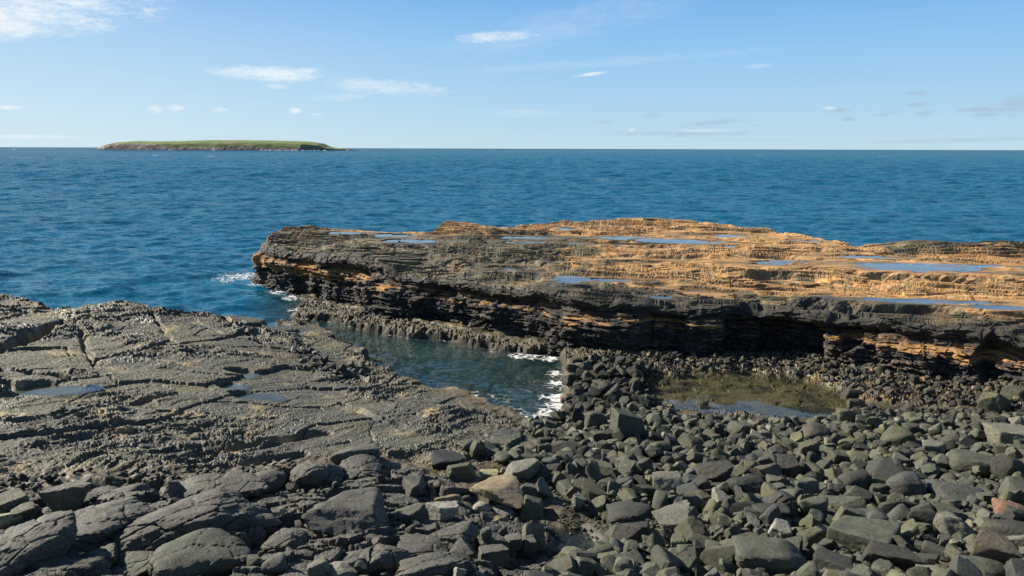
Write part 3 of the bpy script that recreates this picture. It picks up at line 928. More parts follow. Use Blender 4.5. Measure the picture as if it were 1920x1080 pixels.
# over the top, from the lip to the back edge
NTP = 520
u = np.linspace(0, 1, NTP) ** 1.25
lipx, lipy = CX[:, -1], CY[:, -1]
back_w = 0.5 * fbm(sa / 2.0, sa * 0, 4, 160).astype(np.float32)
bx, by = BXs + back_w * 0.5, BYs + back_w
TX = lipx[:, None] * (1 - u) + bx[:, None] * u; TY = lipy[:, None] * (1 - u) + by[:, None] * u
TZ, TA, TB, RGH, PDW = top_z(TX.astype(np.float32), TY.astype(np.float32))
dl = np.hypot(TX - lipx[:, None], TY - lipy[:, None])
TZ = lerp(PZo[:, -1:], TZ, sstep(0.0, 0.12, dl))
# the lip follows the top so that its beds step with it
ztop = TZ[:, np.minimum(20, NTP - 1)][:, None]
dz = (smooth1((ztop - LZS)[:, 0].astype(float), 25)[:, None]) * sstep(1.3, 1.9, PZ2)
PZo = PZo + np.clip(dz, -0.4, 0.35)
TZ = lerp(PZo[:, -1:], TZ, sstep(0.0, 0.15, dl))
# back face down into the sea
NB = 24
vb = np.linspace(0, 1, NB)[1:]
BX2 = bx[:, None] + 0.25 * vb * 0 + 0 * bx[:, None]
BKX = np.repeat(bx[:, None], NB - 1, 1); BKY = by[:, None] + 0.8 * vb[None]
BKZ = TZ[:, -1:] * (1 - vb) + (-1.0) * vb
GXa = np.concatenate([CX, TX[:, 1:], BKX], 1); GYa = np.concatenate([CY, TY[:, 1:], BKY], 1); GZa = np.concatenate([PZo, TZ[:, 1:], BKZ], 1)

# colours: orange sandstone, black crust, olive film
def mixc(c, colr, f):
    return c + (np.array(colr, np.float32) - c) * f[..., None]


xt = 960 + FPX * TX / TY * 0.985
ee = fbm(TX.astype(np.float32) / 3.0, TY.astype(np.float32) / 1.4, 5, 170, 0.6)
e2 = fbm(TA / 1.2, TB / 0.35, 4, 174, 0.6)
ct = np.zeros(TX.shape + (3,), np.float32); ct[:] = (.56, .315, .125)
ct = mixc(ct, (.66, .42, .20), sstep(-0.1, 0.6, e2))
ct = mixc(ct, (.42, .205, .08), sstep(0.2, 0.7, fbm(TA / 2.5, TB / .5, 3, 176)) * .7)
# how far the dark crust covers: all near the lip, most of the left half, patches elsewhere
lipw = lerp(1.5, 3.0, sstep(900, 1300, xt)) * lerp(1.0, 0.6, sstep(1700, 1900, xt))
crust = 1.2 * sstep(1.3, 0.55, dl / lipw) + 1.6 * sstep(1220, 900, xt) * sstep(0.93, 0.6, np.broadcast_to(u, xt.shape)) + 0.35 * sstep(700, 560, xt) - 0.25
crust = crust + 1.2 * sstep(1600, 1680, xt) * sstep(0.78, 0.88, np.broadcast_to(u, xt.shape)) + 0.75 * PDW * sstep(1500, 1100, xt)
bandn = fbm(TA / 5.0, TB / 0.45, 4, 190, 0.6)
wxt = TX + 0.9 * fbm(TX.astype(np.float32) / 4, TY.astype(np.float32) / 4, 3, 101); wyt = TY + 0.5 * fbm(TX.astype(np.float32) / 4, TY.astype(np.float32) / 4, 3, 105)
lvl = np.floor(fbm(TA / 9.0, TB / 2.4, 3, 111, 0.45) * 0.42 / 0.085 + 0.3).astype(np.int32)
lv2 = np.floor(fbm(TA / 3.4, TB / 0.9, 3, 117, 0.5) * 0.15 / 0.04).astype(np.int32)
bedv = (RND[(lvl * 37 + 11) & 255] - 0.5) * 0.9 + (RND2[(lv2 * 53 + 7) & 255] - 0.5) * 0.55
ct = ct * (1 + 0.35 * bedv)[..., None]
cr = sstep(0.2, 0.42, crust + 0.55 * ee + 0.35 * e2 + 0.5 * sstep(0.15, 0.5, bandn) + bedv)
zl = top_low(TX.astype(np.float32), TY.astype(np.float32))[0]
grad = np.abs(np.gradient(TZ, axis=1)) / (np.abs(np.gradient(dl, axis=1)) + 1e-3)
cr = np.maximum(cr, 0.75 * sstep(0.4, 1.2, grad))
crc = np.zeros_like(ct); crc[:] = (.058, .055, .044)
crc = mixc(crc, (.165, .150, .085), sstep(-0.3, 0.4, e2 + 0.3 * ee))
crc = mixc(crc, (.40, .27, .145), sstep(0.05, 0.55, ee - e2 * 0.6) * .5)
ct = ct + (crc - ct) * cr[..., None]
ct = mixc(ct, (.050, .047, .040), 0.85 * sstep(2.6, 0.6, dl + 1.2 * ee) * sstep(880, 1100, xt))
ct = mixc(ct, (.16, .12, .07), PDW * 0.6)
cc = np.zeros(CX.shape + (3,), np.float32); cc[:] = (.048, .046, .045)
v3 = fbm(S2 / 0.7, PZ2 / 0.3, 4, 180, 0.6)
cc = mixc(cc, (.10, .09, .08), sstep(0, 0.6, v3))
tanf = sstep(1.18, 1.32, PZ2 + 0.22 * v3 + 0.14 * perlin(S2 / 3, PZ2, 183) + 0.34 * tipw) * sstep(1.56, 1.46, PZ2)
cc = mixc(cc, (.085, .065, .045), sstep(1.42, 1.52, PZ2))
cc = mixc(cc, (.43, .24, .095), tanf * sstep(-0.25, 0.3, fbm(S2 / 1.2, PZ2 / 0.12, 4, 185) + 0.5 * np.maximum(tipw, sstep(1520, 1640, xs_img)[:, None]) - 0.12))
cc = mixc(cc, (.20, .135, .085), sstep(0.2, 0.5, perlin(bed * 1.9, S2 / 3, 187)) * sstep(.5, .8, PZ2) * sstep(1.3, 1.1, PZ2) * .7)
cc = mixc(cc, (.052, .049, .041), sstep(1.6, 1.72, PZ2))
cc = mixc(cc, (.135, .125, .085), sstep(1.75, 1.85, PZ2) * sstep(0, .6, v3) * sstep(1100, 850, xs_img)[:, None])
cb = np.zeros(BKX.shape + (3,), np.float32); cb[:] = (.07, .06, .05)
COLS = np.concatenate([cc, ct[:, 1:], cb], 1)
wts = np.concatenate([0.35 * np.ones(CX.shape) * sstep(1.2, .4, PZ2), (0.3 * cr + 0.5 * PDW)[:, 1:], np.zeros(BKX.shape)], 1)
me = mesh_np('sandstone_shelf', np.stack([GXa, GYa, GZa], -1).reshape(-1, 3), grid_faces(*GXa.shape), COLS.reshape(-1, 3), {'wet': wts}, True)
structure(link('sandstone_shelf', me, M_SHELF), 'long layered shelf of orange sandstone under a black crust, its undercut cliff facing the beach')
for (cx, cy, L, Wd, lev) in PUDW[:-1]:
    ln = math.atan2(E1P[1], E1P[0])
    puddle('tide_pool', cx, cy, L, Wd, ln, lev, 'shallow pool of still sea water reflecting the sky on top of the sandstone shelf')

# ------------------------------------------------------------------ the low island on the horizon
ISL = [(172, 282.5), (186, 279.6), (205, 275.5), (215, 271), (235, 266), (262, 264.4), (300, 265), (330, 264.6), (400, 262.6), (470, 262.8), (520, 263.6), (560, 264.5), (585, 266), (605, 269), (618, 275), (632, 277.6), (650, 278.8), (672, 283)]
DI = 2450.0
m_i = M_ISL = bpy.data.materials.new('island_turf')
m_i.use_nodes = True
t = NT(m_i.node_tree)
cl = t.n('ShaderNodeAttribute', attribute_name='tint').outputs['Color']
ps = t.n('ShaderNodeNewGeometry').outputs['Position']
nz = t.noise(ps, 0.03, 6, 0.65).outputs[0]
vl = t.lin(nz, 0.25, 0.75, 0.7, 1.3)
cl = t.mix(1.0, cl, t.n('ShaderNodeCombineXYZ', ins={0: vl, 1: vl, 2: vl}).outputs[0], 'MULTIPLY')
t.n('ShaderNodeOutputMaterial', ins={0: t.n('ShaderNodeBsdfPrincipled', ins={'Base Color': cl, 'Roughness': 0.95, 'Specular IOR Level': 0.1}).outputs[0]})
ipx = np.array([a for a, b in ISL]); ipy = np.array([b for a, b in ISL])
NX_, NY_ = 420, 90
gx = np.linspace(172, 672, NX_)
top = np.interp(gx, ipx, ipy)
base = np.interp(gx, [172, 672], [281.6, 282.6])
ix = np.array([ray(q, 280)[0] / ray(q, 280)[1] for q in gx]) * DI
H_ = np.array([CAM_Z + DI * ray(q, tp)[2] / ray(q, tp)[1] for q, tp in zip(gx, top)])
vv = np.linspace(-1, 1, NY_)
IX = np.repeat(ix[:, None], NY_, 1); IV = np.repeat(vv[None], NX_, 0)
nzz = fbm(IX / 70.0, IV * 7, 4, 200)
hw = 130.0 * np.clip(np.interp(gx, [172, 230, 580, 672], [.12, 1, 1, .12]), 0, 1)[:, None] * (1 + 0.02 * fbm(IX / 90, 0 * IX, 3, 203))
IY = DI + IV * hw
edge_r = sstep(1.0, 0.72, np.abs(IV) + 0.02 * nzz)
IZ = -3 + (np.maximum(H_[:, None], 0) + 3) * (edge_r * 0.5 + 0.5 * np.clip(1 - IV ** 2, 0, 1))
lx = np.interp(gx, [172, 300, 322, 345, 360, 460, 560, 600, 672], [1.2, 1.1, 1.0, .6, .5, .5, .34, .75, 1.2])[:, None]
rock = sstep(0.02, -0.02, IZ / np.maximum(H_[:, None], 3) - lx * 0.62 + 0.12 * nzz)
IZ = IZ + rock * 1.2 * fbm(IX / 12.0, IV * 18, 4, 206)
ci = np.zeros(IX.shape + (3,), np.float32); ci[:] = (.155, .20, .085)
g_ = sstep(-0.2, 0.5, fbm(IX / 120, IV * 9, 4, 209))[..., None]
ci = ci + (np.array((.215, .225, .115), np.float32) - ci) * g_
rc = np.zeros_like(ci); rc[:] = (.20, .165, .14)
rc = rc + (np.array((.36, .30, .27), np.float32) - rc) * sstep(-0.1, .5, fbm(IX / 14, IV * 20, 4, 212))[..., None]
rc = rc + (np.array((.06, .055, .05), np.float32) - rc) * sstep(3.5, 1.5, IZ)[..., None]
ci = ci * (1 + 0.28 * fbm(IX / 35, IV * 14, 4, 216))[..., None]
ci = ci + (rc - ci) * rock[..., None]
me = mesh_np('island', np.stack([IX, IY, IZ], -1).reshape(-1, 3), grid_faces(NX_, NY_)[:, ::-1], ci.reshape(-1, 3))
structure(link('island', me, m_i), 'low flat-topped grassy island with rocky shore on the horizon')
# breaking surf along the island's foot and round the far skerry
m_f = bpy.data.materials.new('surf')
m_f.use_nodes = True
t = NT(m_f.node_tree)
t.n('ShaderNodeOutputMaterial', ins={0: t.n('ShaderNodeBsdfPrincipled', ins={'Base Color': (.75, .78, .8, 1), 'Roughness': .9}).outputs[0]})
bm = bmesh.new()
sr = random.Random(5)
for (px0, px1, dens) in ((490, 600, 1.0), (222, 235, .8), (260, 285, .5), (318, 326, .7), (395, 410, .4), (610, 660, .45), (29, 33, 1)):
    q = px0
    while q < px1:
        ln = sr.uniform(3, 12)
        if sr.random() < dens:
            yy = np.interp(q, gx, DI - hw[:, 0]) if q > 170 else 2350
            d = ray(q, 280)
            cx = d[0] / d[1] * yy
            Lm = ln / FPX * yy * 0.5
            hh = sr.uniform(.7, 1.9)
            ring = []
            for k in range(8):
                a = k / 8 * 2 * math.pi
                ring.append(bm.verts.new((cx + Lm * math.cos(a), yy - 4 + 3 * math.sin(a), -.3)))
            tp = [bm.verts.new((cx + sr.uniform(-.5, .5) * Lm, yy - 4 + sr.uniform(-1, 1), hh)) for _ in range(1)]
            for k in range(8):
                bm.faces.new((ring[k], ring[(k + 1) % 8], tp[0]))
        q += ln * 0.9
me = bpy.data.meshes.new('surf'); bm.to_mesh(me); bm.free()
o = link('surf', me, m_f); o['kind'] = 'stuff'; o['label'] = 'white surf breaking along the foot of the far island'

# ------------------------------------------------------------------ stones
_ico = {}


def ico(sub):
    if sub not in _ico:
        bm = bmesh.new()
        bmesh.ops.create_icosphere(bm, subdivisions=sub, radius=1.0)
        bm.verts.ensure_lookup_table()
        v = np.array([q.co[:] for q in bm.verts]); f = np.array([[q.index for q in p.verts] for p in bm.faces])
        bm.free()
        _ico[sub] = (v / np.linalg.norm(v, axis=1)[:, None], f)
    return _ico[sub]


def stone_shape(sub, seed, style):
    """unit stone: a polyhedron of random facets with worn edges; style a(ngular) r(ounded) b(locky) s(lab) p(eaked) c(racked whaleback)"""
    g = np.random.default_rng(seed)
    d, f = ico(sub)
    npl, pw_, lo = {'a': (10, 40, .56), 'r': (14, 10, .80), 'b': (6, 26, .78), 's': (9, 22, .70), 'p': (8, 24, .58), 'c': (11, 13, .70)}[style]
    nrm = g.normal(size=(npl, 3))
    nrm /= np.linalg.norm(nrm, axis=1)[:, None]
    h = g.uniform(lo, 1.0, npl)
    if style == 'b':
        box = np.array([[1, 0, 0], [-1, 0, 0], [0, 1, 0], [0, -1, 0], [0, 0, 1], [0, 0, -1.]]) + g.normal(size=(6, 3)) * 0.2
        nrm = np.vstack([box / np.linalg.norm(box, axis=1)[:, None], nrm]); h = np.concatenate([g.uniform(.66, .8, 6), h + .1])
    elif style == 's':
        box = np.array([[0, 0, 1], [0, 0, -1.]]) + g.normal(size=(2, 3)) * 0.10
        nrm = np.vstack([box / np.linalg.norm(box, axis=1)[:, None], nrm]); h = np.concatenate([[.6, .6], h])
    else:
        nrm = np.vstack([nrm, np.eye(3), -np.eye(3)]); h = np.concatenate([h, np.ones(6)])
    q = np.clip(d @ nrm.T, 0, None) / h
    r = (q ** pw_).sum(1) ** (-1.0 / pw_)
    v = d * r[:, None]
    amp = {'a': .05, 'r': .035, 'b': .035, 's': .04, 'p': .045, 'c': .05}[style]
    v = v * (1 + amp * perlin3(v * 1.7, seed % 50) + amp * .5 * perlin3(v * 4.5, seed % 41) + (amp * .28 * perlin3(v * 11, seed % 37) if sub > 3 else 0))[:, None]
    v = v / np.abs(v).max(0)
    return v, f


def add_cracks(v, seed, scale, deep):
    """joints that split the stone, cut as grooves into its surface"""
    g = np.random.default_rng(seed + 900)
    a = g.uniform(-.5, .5)
    u = v[:, 0] * math.cos(a) + v[:, 1] * math.sin(a); w_ = -v[:, 0] * math.sin(a) + v[:, 1] * math.cos(a) + .35 * v[:, 2]
    u = u + .05 * perlin(u * 2, w_ * 2, seed % 30); w_ = w_ + .05 * perlin(u * 2, w_ * 2, seed % 23)
    f1, f2, r1, _ = worley(u * scale, w_ * scale * 1.25, seed % 60, .8)
    e = (f2 - f1)
    fx = facets(u * scale * 2.6, w_ * scale * 2.6, seed % 40, .10, .16) + facets(u * scale * 6, w_ * scale * 6, seed % 31, .03, .05)
    v = v * (1 + fx * .55)[:, None]
    return v * (1 - deep * np.exp(-(e / .035) ** 2) + deep * .25 * (1 - np.exp(-e * 4.0)) + (r1 - .5) * deep * .4)[:, None]


TINTS = {'g': (.096, .104, .074), 'd': (.056, .057, .048), 'o': (.108, .111, .068), 'w': (.36, .35, .31), 'k': (.030, .032, .035), 'b': (.084, .090, .080),
         't': (.30, .245, .15), 'n': (.135, .115, .085), 'r': (.27, .16, .115), 'l': (.20, .20, .155), 'y': (.33, .33, .19)}


def slope_at(x, y):
    return float(base_z(np.array([x]), np.array([y]))[0])


def put(px, py, hw, hh, sink=0.35):
    """where a stone of that size must lie: its foot on the ground, its middle on the ray"""
    z = 0.9
    for _ in range(12):
        x, y = P(px, py, z)
        dist = math.sqrt(x * x + y * y + (CAM_Z - z) ** 2)
        sx = hw / FPX * dist
        th_ = math.asin((CAM_Z - z) / dist)
        sy = sx * 0.8
        v = hh / FPX * dist
        a = v * v - (sy * math.sin(th_)) ** 2
        sz = math.sqrt(a) / math.cos(th_) if a > 0 else 0
        if sz < 0.42 * sx:
            sz = 0.42 * sx
            a2 = v * v - (sz * math.cos(th_)) ** 2
            sy = math.sqrt(max(a2, (0.40 * sx) ** 2 * 1.0)) / math.sin(th_) if a2 > 0 else 0.5 * sx
            sy = min(max(sy, .45 * sx), 1.15 * sx)
        sz = min(sz, 1.5 * sx)
        gr = float(np.median(gz(x + sx * .5 * np.array([-1, 0, 1, 0, 0]), y + sx * .5 * np.array([0, 1, 0, -1, 0]))))
        z = z * .4 + .6 * (gr + sz * (1 - 2 * sink))
    return x, y, z, sx, sy, sz


OCC = []          # (x, y, r) of what lies there already
# pixel centre, pixel size, style, tint, yaw, tilt, label (what it looks like and where it lies)
HERO = [
 (22, 946, 60, 46, 'b', 'o', .3, .1, 'olive-topped blocky boulder cut by the left edge of the photo'),
 (82, 941, 38, 23, 'r', 'k', 0, 0, 'small black rounded stone beside the olive-topped boulder'),
 (121, 944, 88, 56, 's', 'd', .4, -.25, 'grey tilted slab boulder beside the small black rounded stone'),
 (45, 960, 33, 20, 'b', 'o', .1, 0, 'small olive cube-shaped block below the olive-topped boulder'),
 (15, 975, 52, 13, 's', 'y', 0, 0, 'thin pale yellowish slab at the left edge below the olive boulder'),
 (246, 931, 62, 44, 'r', 'd', .2, 0, 'rounded grey boulder at the top of the outcrop, between cracked slabs'),
 (196, 926, 54, 32, 'c', 'd', .2, 0, 'low cracked grey slab just left of the rounded grey boulder'),
 (300, 942, 34, 28, 'a', 'd', 1, 0, 'small dark stone wedged between two grey boulders under the tan sand'),
 (328, 922, 48, 36, 'a', 'd', .7, .3, 'dark leaning stone against the long tilted ridge boulder'),
 (374, 919, 104, 42, 'c', 'd', .3, -.2, 'long tilted ridge-like boulder below the tan sand patch'),
 (446, 914, 86, 40, 'c', 'd', .15, -.1, 'cracked whaleback boulder between the ridge-like and the dome-shaped one'),
 (500, 904, 72, 48, 'r', 'd', .2, 0, 'dome-shaped grey boulder at the upper right end of the whaleback row'),
 (366, 976, 232, 80, 'c', 'd', .30, -.05, 'largest cracked grey boulder, long and low over a deep shadow'),
 (182, 990, 158, 82, 'c', 'd', .35, -.05, 'big grey boulder with a lighter broken left corner and a shadowed side'),
 (55, 1028, 118, 92, 'c', 'd', .1, 0, 'grey blocky boulder mass split by straight joints at the left edge'),
 (368, 1050, 152, 84, 'r', 'g', .2, -.05, 'smooth pale grey boulder at the bottom edge split by one crack'),
 (481, 1004, 74, 46, 's', 'd', .6, -.4, 'long narrow tilted slab right of the deep shadow'),
 (183, 1050, 64, 30, 'c', 'g', .3, -.1, 'small cracked boulder in front of the blocky boulder mass'),
 (536, 1018, 76, 54, 'c', 'd', .1, 0, 'cracked dark boulder right of the narrow tilted slab'),
 (275, 1058, 78, 32, 'c', 'g', .2, 0, 'low group-like cracked stone left of the smooth pale boulder'),
 (145, 1070, 96, 30, 'c', 'd', .2, 0, 'low cracked rock at the bottom edge, left part of the photo'),
 (515, 1062, 46, 30, 'r', 'd', .5, 0, 'small rounded stone at the bottom edge, right of the split pale boulder'),
 (665, 857, 84, 25, 'r', 'd', 0, 0, 'smooth dark oval boulder at the back of the outcrop under the olive ledge'),
 (667, 882, 84, 38, 'c', 'd', .1, 0, 'cracked dark boulder directly in front of the smooth oval one'),
 (600, 896, 92, 76, 'c', 'd', .2, 0, 'broad dark sloping boulder left of the cracked oval pair'),
 (668, 958, 168, 100, 's', 'd', -.3, .12, 'great smooth dark slab sloping toward the viewer in the middle of the outcrop'),
 (776, 913, 58, 34, 'b', 'd', .3, 0, 'angular dark block behind the white-topped blocks'),
 (868, 884, 58, 38, 'p', 'o', .3, 0, 'olive pyramid-shaped boulder with one black shaded side'),
 (978, 885, 60, 34, 'p', 'l', .6, -.2, 'pale olive wedge-shaped boulder throwing a dark shadow to its right'),
 (920, 890, 42, 18, 'b', 'y', .1, 0, 'small pale olive block between the two peaked olive boulders'),
 (944, 884, 16, 18, 'a', 'l', .1, 0, 'tiny pale upright stone beside the pale olive wedge'),
 (838, 864, 60, 30, 'b', 'k', .2, 0, 'black-sided block at the edge of the olive ledge'),
 (1047, 838, 64, 30, 's', 'd', .3, -.3, 'flat dark slab tilted up beside the inlet'),
 (777, 968, 64, 48, 'a', 'g', .2, 0, 'dark block whose top is streaked white'),
 (830, 963, 54, 40, 'a', 'w', .1, 0, 'white-striped block between dark stones in the middle of the outcrop'),
 (850, 941, 66, 22, 's', 't', .2, 0, 'tan slab just behind the white-striped block'),
 (930, 926, 100, 44, 's', 't', -.2, .1, 'broad flat tan-stained slab in the outcrop'),
 (999, 953, 54, 46, 'b', 'g', .1, 0, 'square grey block standing on the pale upright slab'),
 (1001, 1008, 40, 70, 'b', 'l', .1, 0, 'tall pale grey upright slab with a notched side'),
 (855, 1003, 82, 44, 'c', 'd', .1, 0, 'broad cracked dark boulder below the white-striped block'),
 (797, 1031, 86, 46, 'c', 'd', .15, 0, 'rough dark boulder left of the broad cracked one'),
 (866, 1043, 60, 48, 'a', 'd', .2, 0, 'rough dark boulder below the broad cracked one'),
 (920, 1045, 58, 42, 'b', 'd', .2, 0, 'square cracked rock left of the tall pale upright slab'),
 (815, 1064, 124, 46, 'c', 'd', .05, 0, 'wide smooth dark boulder at the bottom edge in the middle of the photo'),
 (722, 1048, 78, 62, 'c', 'd', .5, 0, 'steep dark rock at the bottom edge below the great smooth slab'),
 (598, 1066, 38, 28, 'r', 'l', 0, 0, 'pale rounded stone at the bottom edge under the dark outcrop'),
 (638, 1070, 48, 28, 'a', 'l', .3, 0, 'pale ribbed stone next to the pale rounded stone'),
 (985, 1032, 36, 40, 'a', 'd', .1, 0, 'dark stone at the foot of the tall pale upright slab'),
 (962, 1024, 36, 26, 'b', 'd', .4, 0, 'dark stone left of the tall pale upright slab'),
 (903, 955, 34, 20, 'r', 'w', .3, 0, 'small white stone beside the white-striped block'),
 (940, 978, 30, 27, 'a', 't', .3, 0, 'small tan and white stone under the tan-stained slab'),
 (945, 960, 44, 18, 's', 'w', .1, 0, 'thin white-edged slab between tan slab and square grey block'),
 (1010, 917, 54, 40, 's', 'd', -.6, .3, 'dark elongated boulder right of the tan-stained slab'),
 (985, 918, 42, 28, 'a', 'd', .2, 0, 'dark angular stone between tan-stained slab and elongated boulder'),
 (1083, 779, 28, 42, 'b', 'k', .1, 0, 'upright black block standing at the edge of the inlet foam'),
 (1118, 790, 40, 38, 'r', 'g', .1, 0, 'rounded grey boulder just right of the upright black block'),
 (1172, 796, 62, 52, 'b', 'g', .5, 0, 'large grey boulder with a black shaded right side near the inlet'),
 (1135, 729, 32, 29, 'r', 'd', .1, 0, 'dark rounded boulder above the white foam'),
 (1147, 746, 46, 29, 's', 'd', .5, -.4, 'dark slab leaning on the rounded boulder above the foam'),
 (1064, 735, 26, 18, 'r', 'r', .1, 0, 'reddish brown stone awash in the foam'),
 (1150, 770, 20, 36, 's', 'd', .4, 1.0, 'dark splinter-like stone standing between the grey boulders'),
 (1110, 672, 26, 12, 'r', 'w', .3, -.3, 'pale oval stone at the foot of the cliff'),
 (1447, 1051, 124, 66, 'r', 'g', .3, 0, 'largest boulder of the beach, rounded grey with a dark right side, at the bottom edge'),
 (1620, 1014, 102, 50, 'b', 'g', -.15, 0, 'flat-topped grey block with a broken corner'),
 (1494, 1026, 66, 40, 's', 'g', -.4, .15, 'flat grey slab leaning behind the largest beach boulder'),
 (1261, 976, 80, 44, 'b', 'l', .5, 0, 'pale-faced block with a dark right side at the outcrop end of the beach'),
 (1182, 970, 78, 38, 'r', 'd', .1, 0, 'dark rounded boulder left of the pale-faced block'),
 (1200, 1001, 94, 24, 's', 'd', 0, 0, 'long flat dark stone in front of the pale-faced block'),
 (1283, 1064, 66, 40, 'a', 'g', .5, 0, 'grey angular boulder at the bottom edge left of the largest one'),
 (1403, 918, 68, 42, 'r', 'd', .4, 0, 'dark boulder with a rounded lit face amid the middle cobbles'),
 (1700, 913, 62, 40, 'r', 'b', .2, 0, 'rounded bluish boulder with one pale round spot'),
 (1788, 925, 76, 36, 'a', 'b', .1, 0, 'bluish grey pointed boulder right of the pale-spotted one'),
 (1817, 872, 66, 32, 'r', 'g', .2, 0, 'broad low grey boulder in the right part of the beach'),
 (1668, 893, 80, 34, 's', 'd', .05, 0, 'long flat-topped dark boulder behind the pale-spotted one'),
 (1686, 824, 54, 36, 'r', 'o', .2, 0, 'large domed olive-grey boulder near the tide pool'),
 (1881, 818, 70, 35, 'a', 'l', .1, 0, 'big pale grey angular boulder at the right beside the brown shallows'),
 (1891, 961, 44, 32, 'r', 'r', .2, 0, 'salmon-pink boulder at the right edge of the beach'),
 (1790, 989, 60, 42, 'a', 'l', .3, 0, 'pale cracked boulder below the bluish pointed one'),
 (1858, 1036, 66, 52, 'b', 'n', .3, 0, 'brown-rimmed block with a pale face near the bottom right corner'),
 (1836, 1066, 72, 32, 'r', 'g', .1, 0, 'smooth grey boulder at the bottom edge near the right corner'),
 (1523, 955, 46, 37, 'r', 'g', 0, 0, 'round grey boulder in the middle of the beach'),
 (1580, 947, 64, 36, 'a', 'g', .4, 0, 'triangular grey boulder right of the round one'),
 (1443, 963, 62, 34, 'r', 'd', .2, 0, 'dark oval boulder left of the round grey one'),
 (1437, 887, 50, 31, 'a', 'n', .3, 0, 'brownish pink-veined boulder left of the dark peaked one'),
 (1478, 880, 46, 42, 'p', 'd', .2, 0, 'dark peaked boulder among smaller cobbles'),
 (1530, 811, 44, 32, 'r', 'n', .2, 0, 'boulder with a pink and white lower corner near the tide pool'),
 (1338, 888, 60, 42, 'a', 'd', .4, 0, 'dark boulder with a bright upper rim in the left part of the cobbles'),
 (1248, 908, 50, 36, 'p', 'l', .3, 0, 'pale-sided wedge boulder in the left part of the cobbles'),
 (1464, 996, 50, 32, 'b', 'w', .2, 0, 'boulder with a small cream-coloured face behind the largest one'),
 (1635, 969, 56, 21, 'r', 'b', 0, 0, 'low smooth bluish oval stone behind the flat-topped block'),
 (1732, 974, 46, 30, 'r', 'd', .1, 0, 'dark rounded stone left of the pale cracked boulder'),
 (1777, 964, 52, 28, 's', 'g', .2, 0, 'flat grey stone behind the pale cracked boulder'),
 (1863, 757, 46, 36, 's', 'o', .6, -.5, 'olive slab leaning at the right above the brown shallows'),
 (1902, 737, 40, 24, 'a', 'o', .2, 0, 'olive stone at the right edge beside the leaning olive slab'),
 (1604, 760, 30, 22, 'b', 'g', .1, 0, 'lone grey block standing in the shallows'),
 (1595, 738, 34, 18, 'a', 'd', .1, 0, 'dark knobbly stone behind the lone grey block'),
 (1320, 752, 24, 30, 'a', 'g', .2, 0, 'grey stone jutting into the tide pool with an olive cap'),
 (1515, 847, 36, 36, 'b', 'o', .1, 0, 'mottled green square boulder amid the upper cobbles'),
 (1386, 812, 36, 32, 'p', 'g', .3, 0, 'grey peaked boulder at the tide pool side of the beach'),
 (1295, 832, 42, 30, 'a', 'o', .3, 0, 'olive slanting boulder in the upper left cobbles'),
 (1750, 842, 34, 24, 'b', 'l', .2, 0, 'light grey six-sided block in the right upper cobbles'),
 (1590, 780, 38, 32, 'b', 'o', .2, 0, 'squarish olive block at the edge of the tide pool'),
 (1640, 795, 30, 24, 'a', 'o', .3, 0, 'small olive angular block left of the domed olive-grey boulder'),
 (1890, 880, 46, 40, 'r', 'd', .2, 0, 'dark round boulder at the right under the big pale one'),
 (1905, 1000, 60, 30, 'r', 'd', .2, 0, 'dark boulder below the salmon-pink one at the right edge'),
 (1905, 1025, 46, 40, 'a', 'l', .1, 0, 'pale tilted boulder at the right edge above the corner'),
 (1745, 1050, 76, 44, 's', 'd', .2, 0, 'dark flat boulder at the bottom edge left of the brown-rimmed block'),
 (1660, 1045, 100, 34, 's', 'd', .0, 0, 'dark broken slab under the flat-topped block'),
 (1560, 1062, 90, 34, 's', 'd', .1, 0, 'dark low slab at the bottom edge right of the largest boulder'),
 (1345, 1040, 40, 34, 'r', 'g', .1, 0, 'grey stone left of the largest boulder of the beach'),
 (1220, 1010, 36, 26, 'a', 'g', .3, 0, 'small grey stone below the long flat dark one'),
 (1310, 935, 44, 26, 'a', 'o', .3, 0, 'olive rounded stone behind the pale-faced block'),
 (1600, 905, 44, 40, 'r', 'd', .3, 0, 'dark egg-shaped boulder in the middle right of the beach'),
 (1745, 890, 30, 28, 'a', 'g', .3, 0, 'small grey wedge between two broad boulders on the right'),
 (1120, 880, 62, 26, 's', 'o', .0, 0, 'long flat olive stone at the left end of the cobbles'),
 (1085, 940, 34, 32, 'a', 'l', .4, 0, 'pale squarish stone tilted beside the dark pocket pool'),
 (1110, 925, 50, 22, 's', 'o', -.4, .3, 'slanted olive rod-like stone above the pale squarish one'),
 (1130, 820, 36, 24, 'a', 'd', .3, 0, 'dark stone in front of the rounded grey boulder by the inlet'),
 (1225, 790, 34, 26, 'a', 'g', .3, 0, 'grey stone right of the large black-sided boulder'),
 (1240, 842, 40, 24, 'r', 'o', .1, 0, 'olive rounded stone in the upper left of the beach'),
]
CRK = {'c': (1.5, .075), 'r': None}
used_labels = set()
hero_rng = random.Random(11)
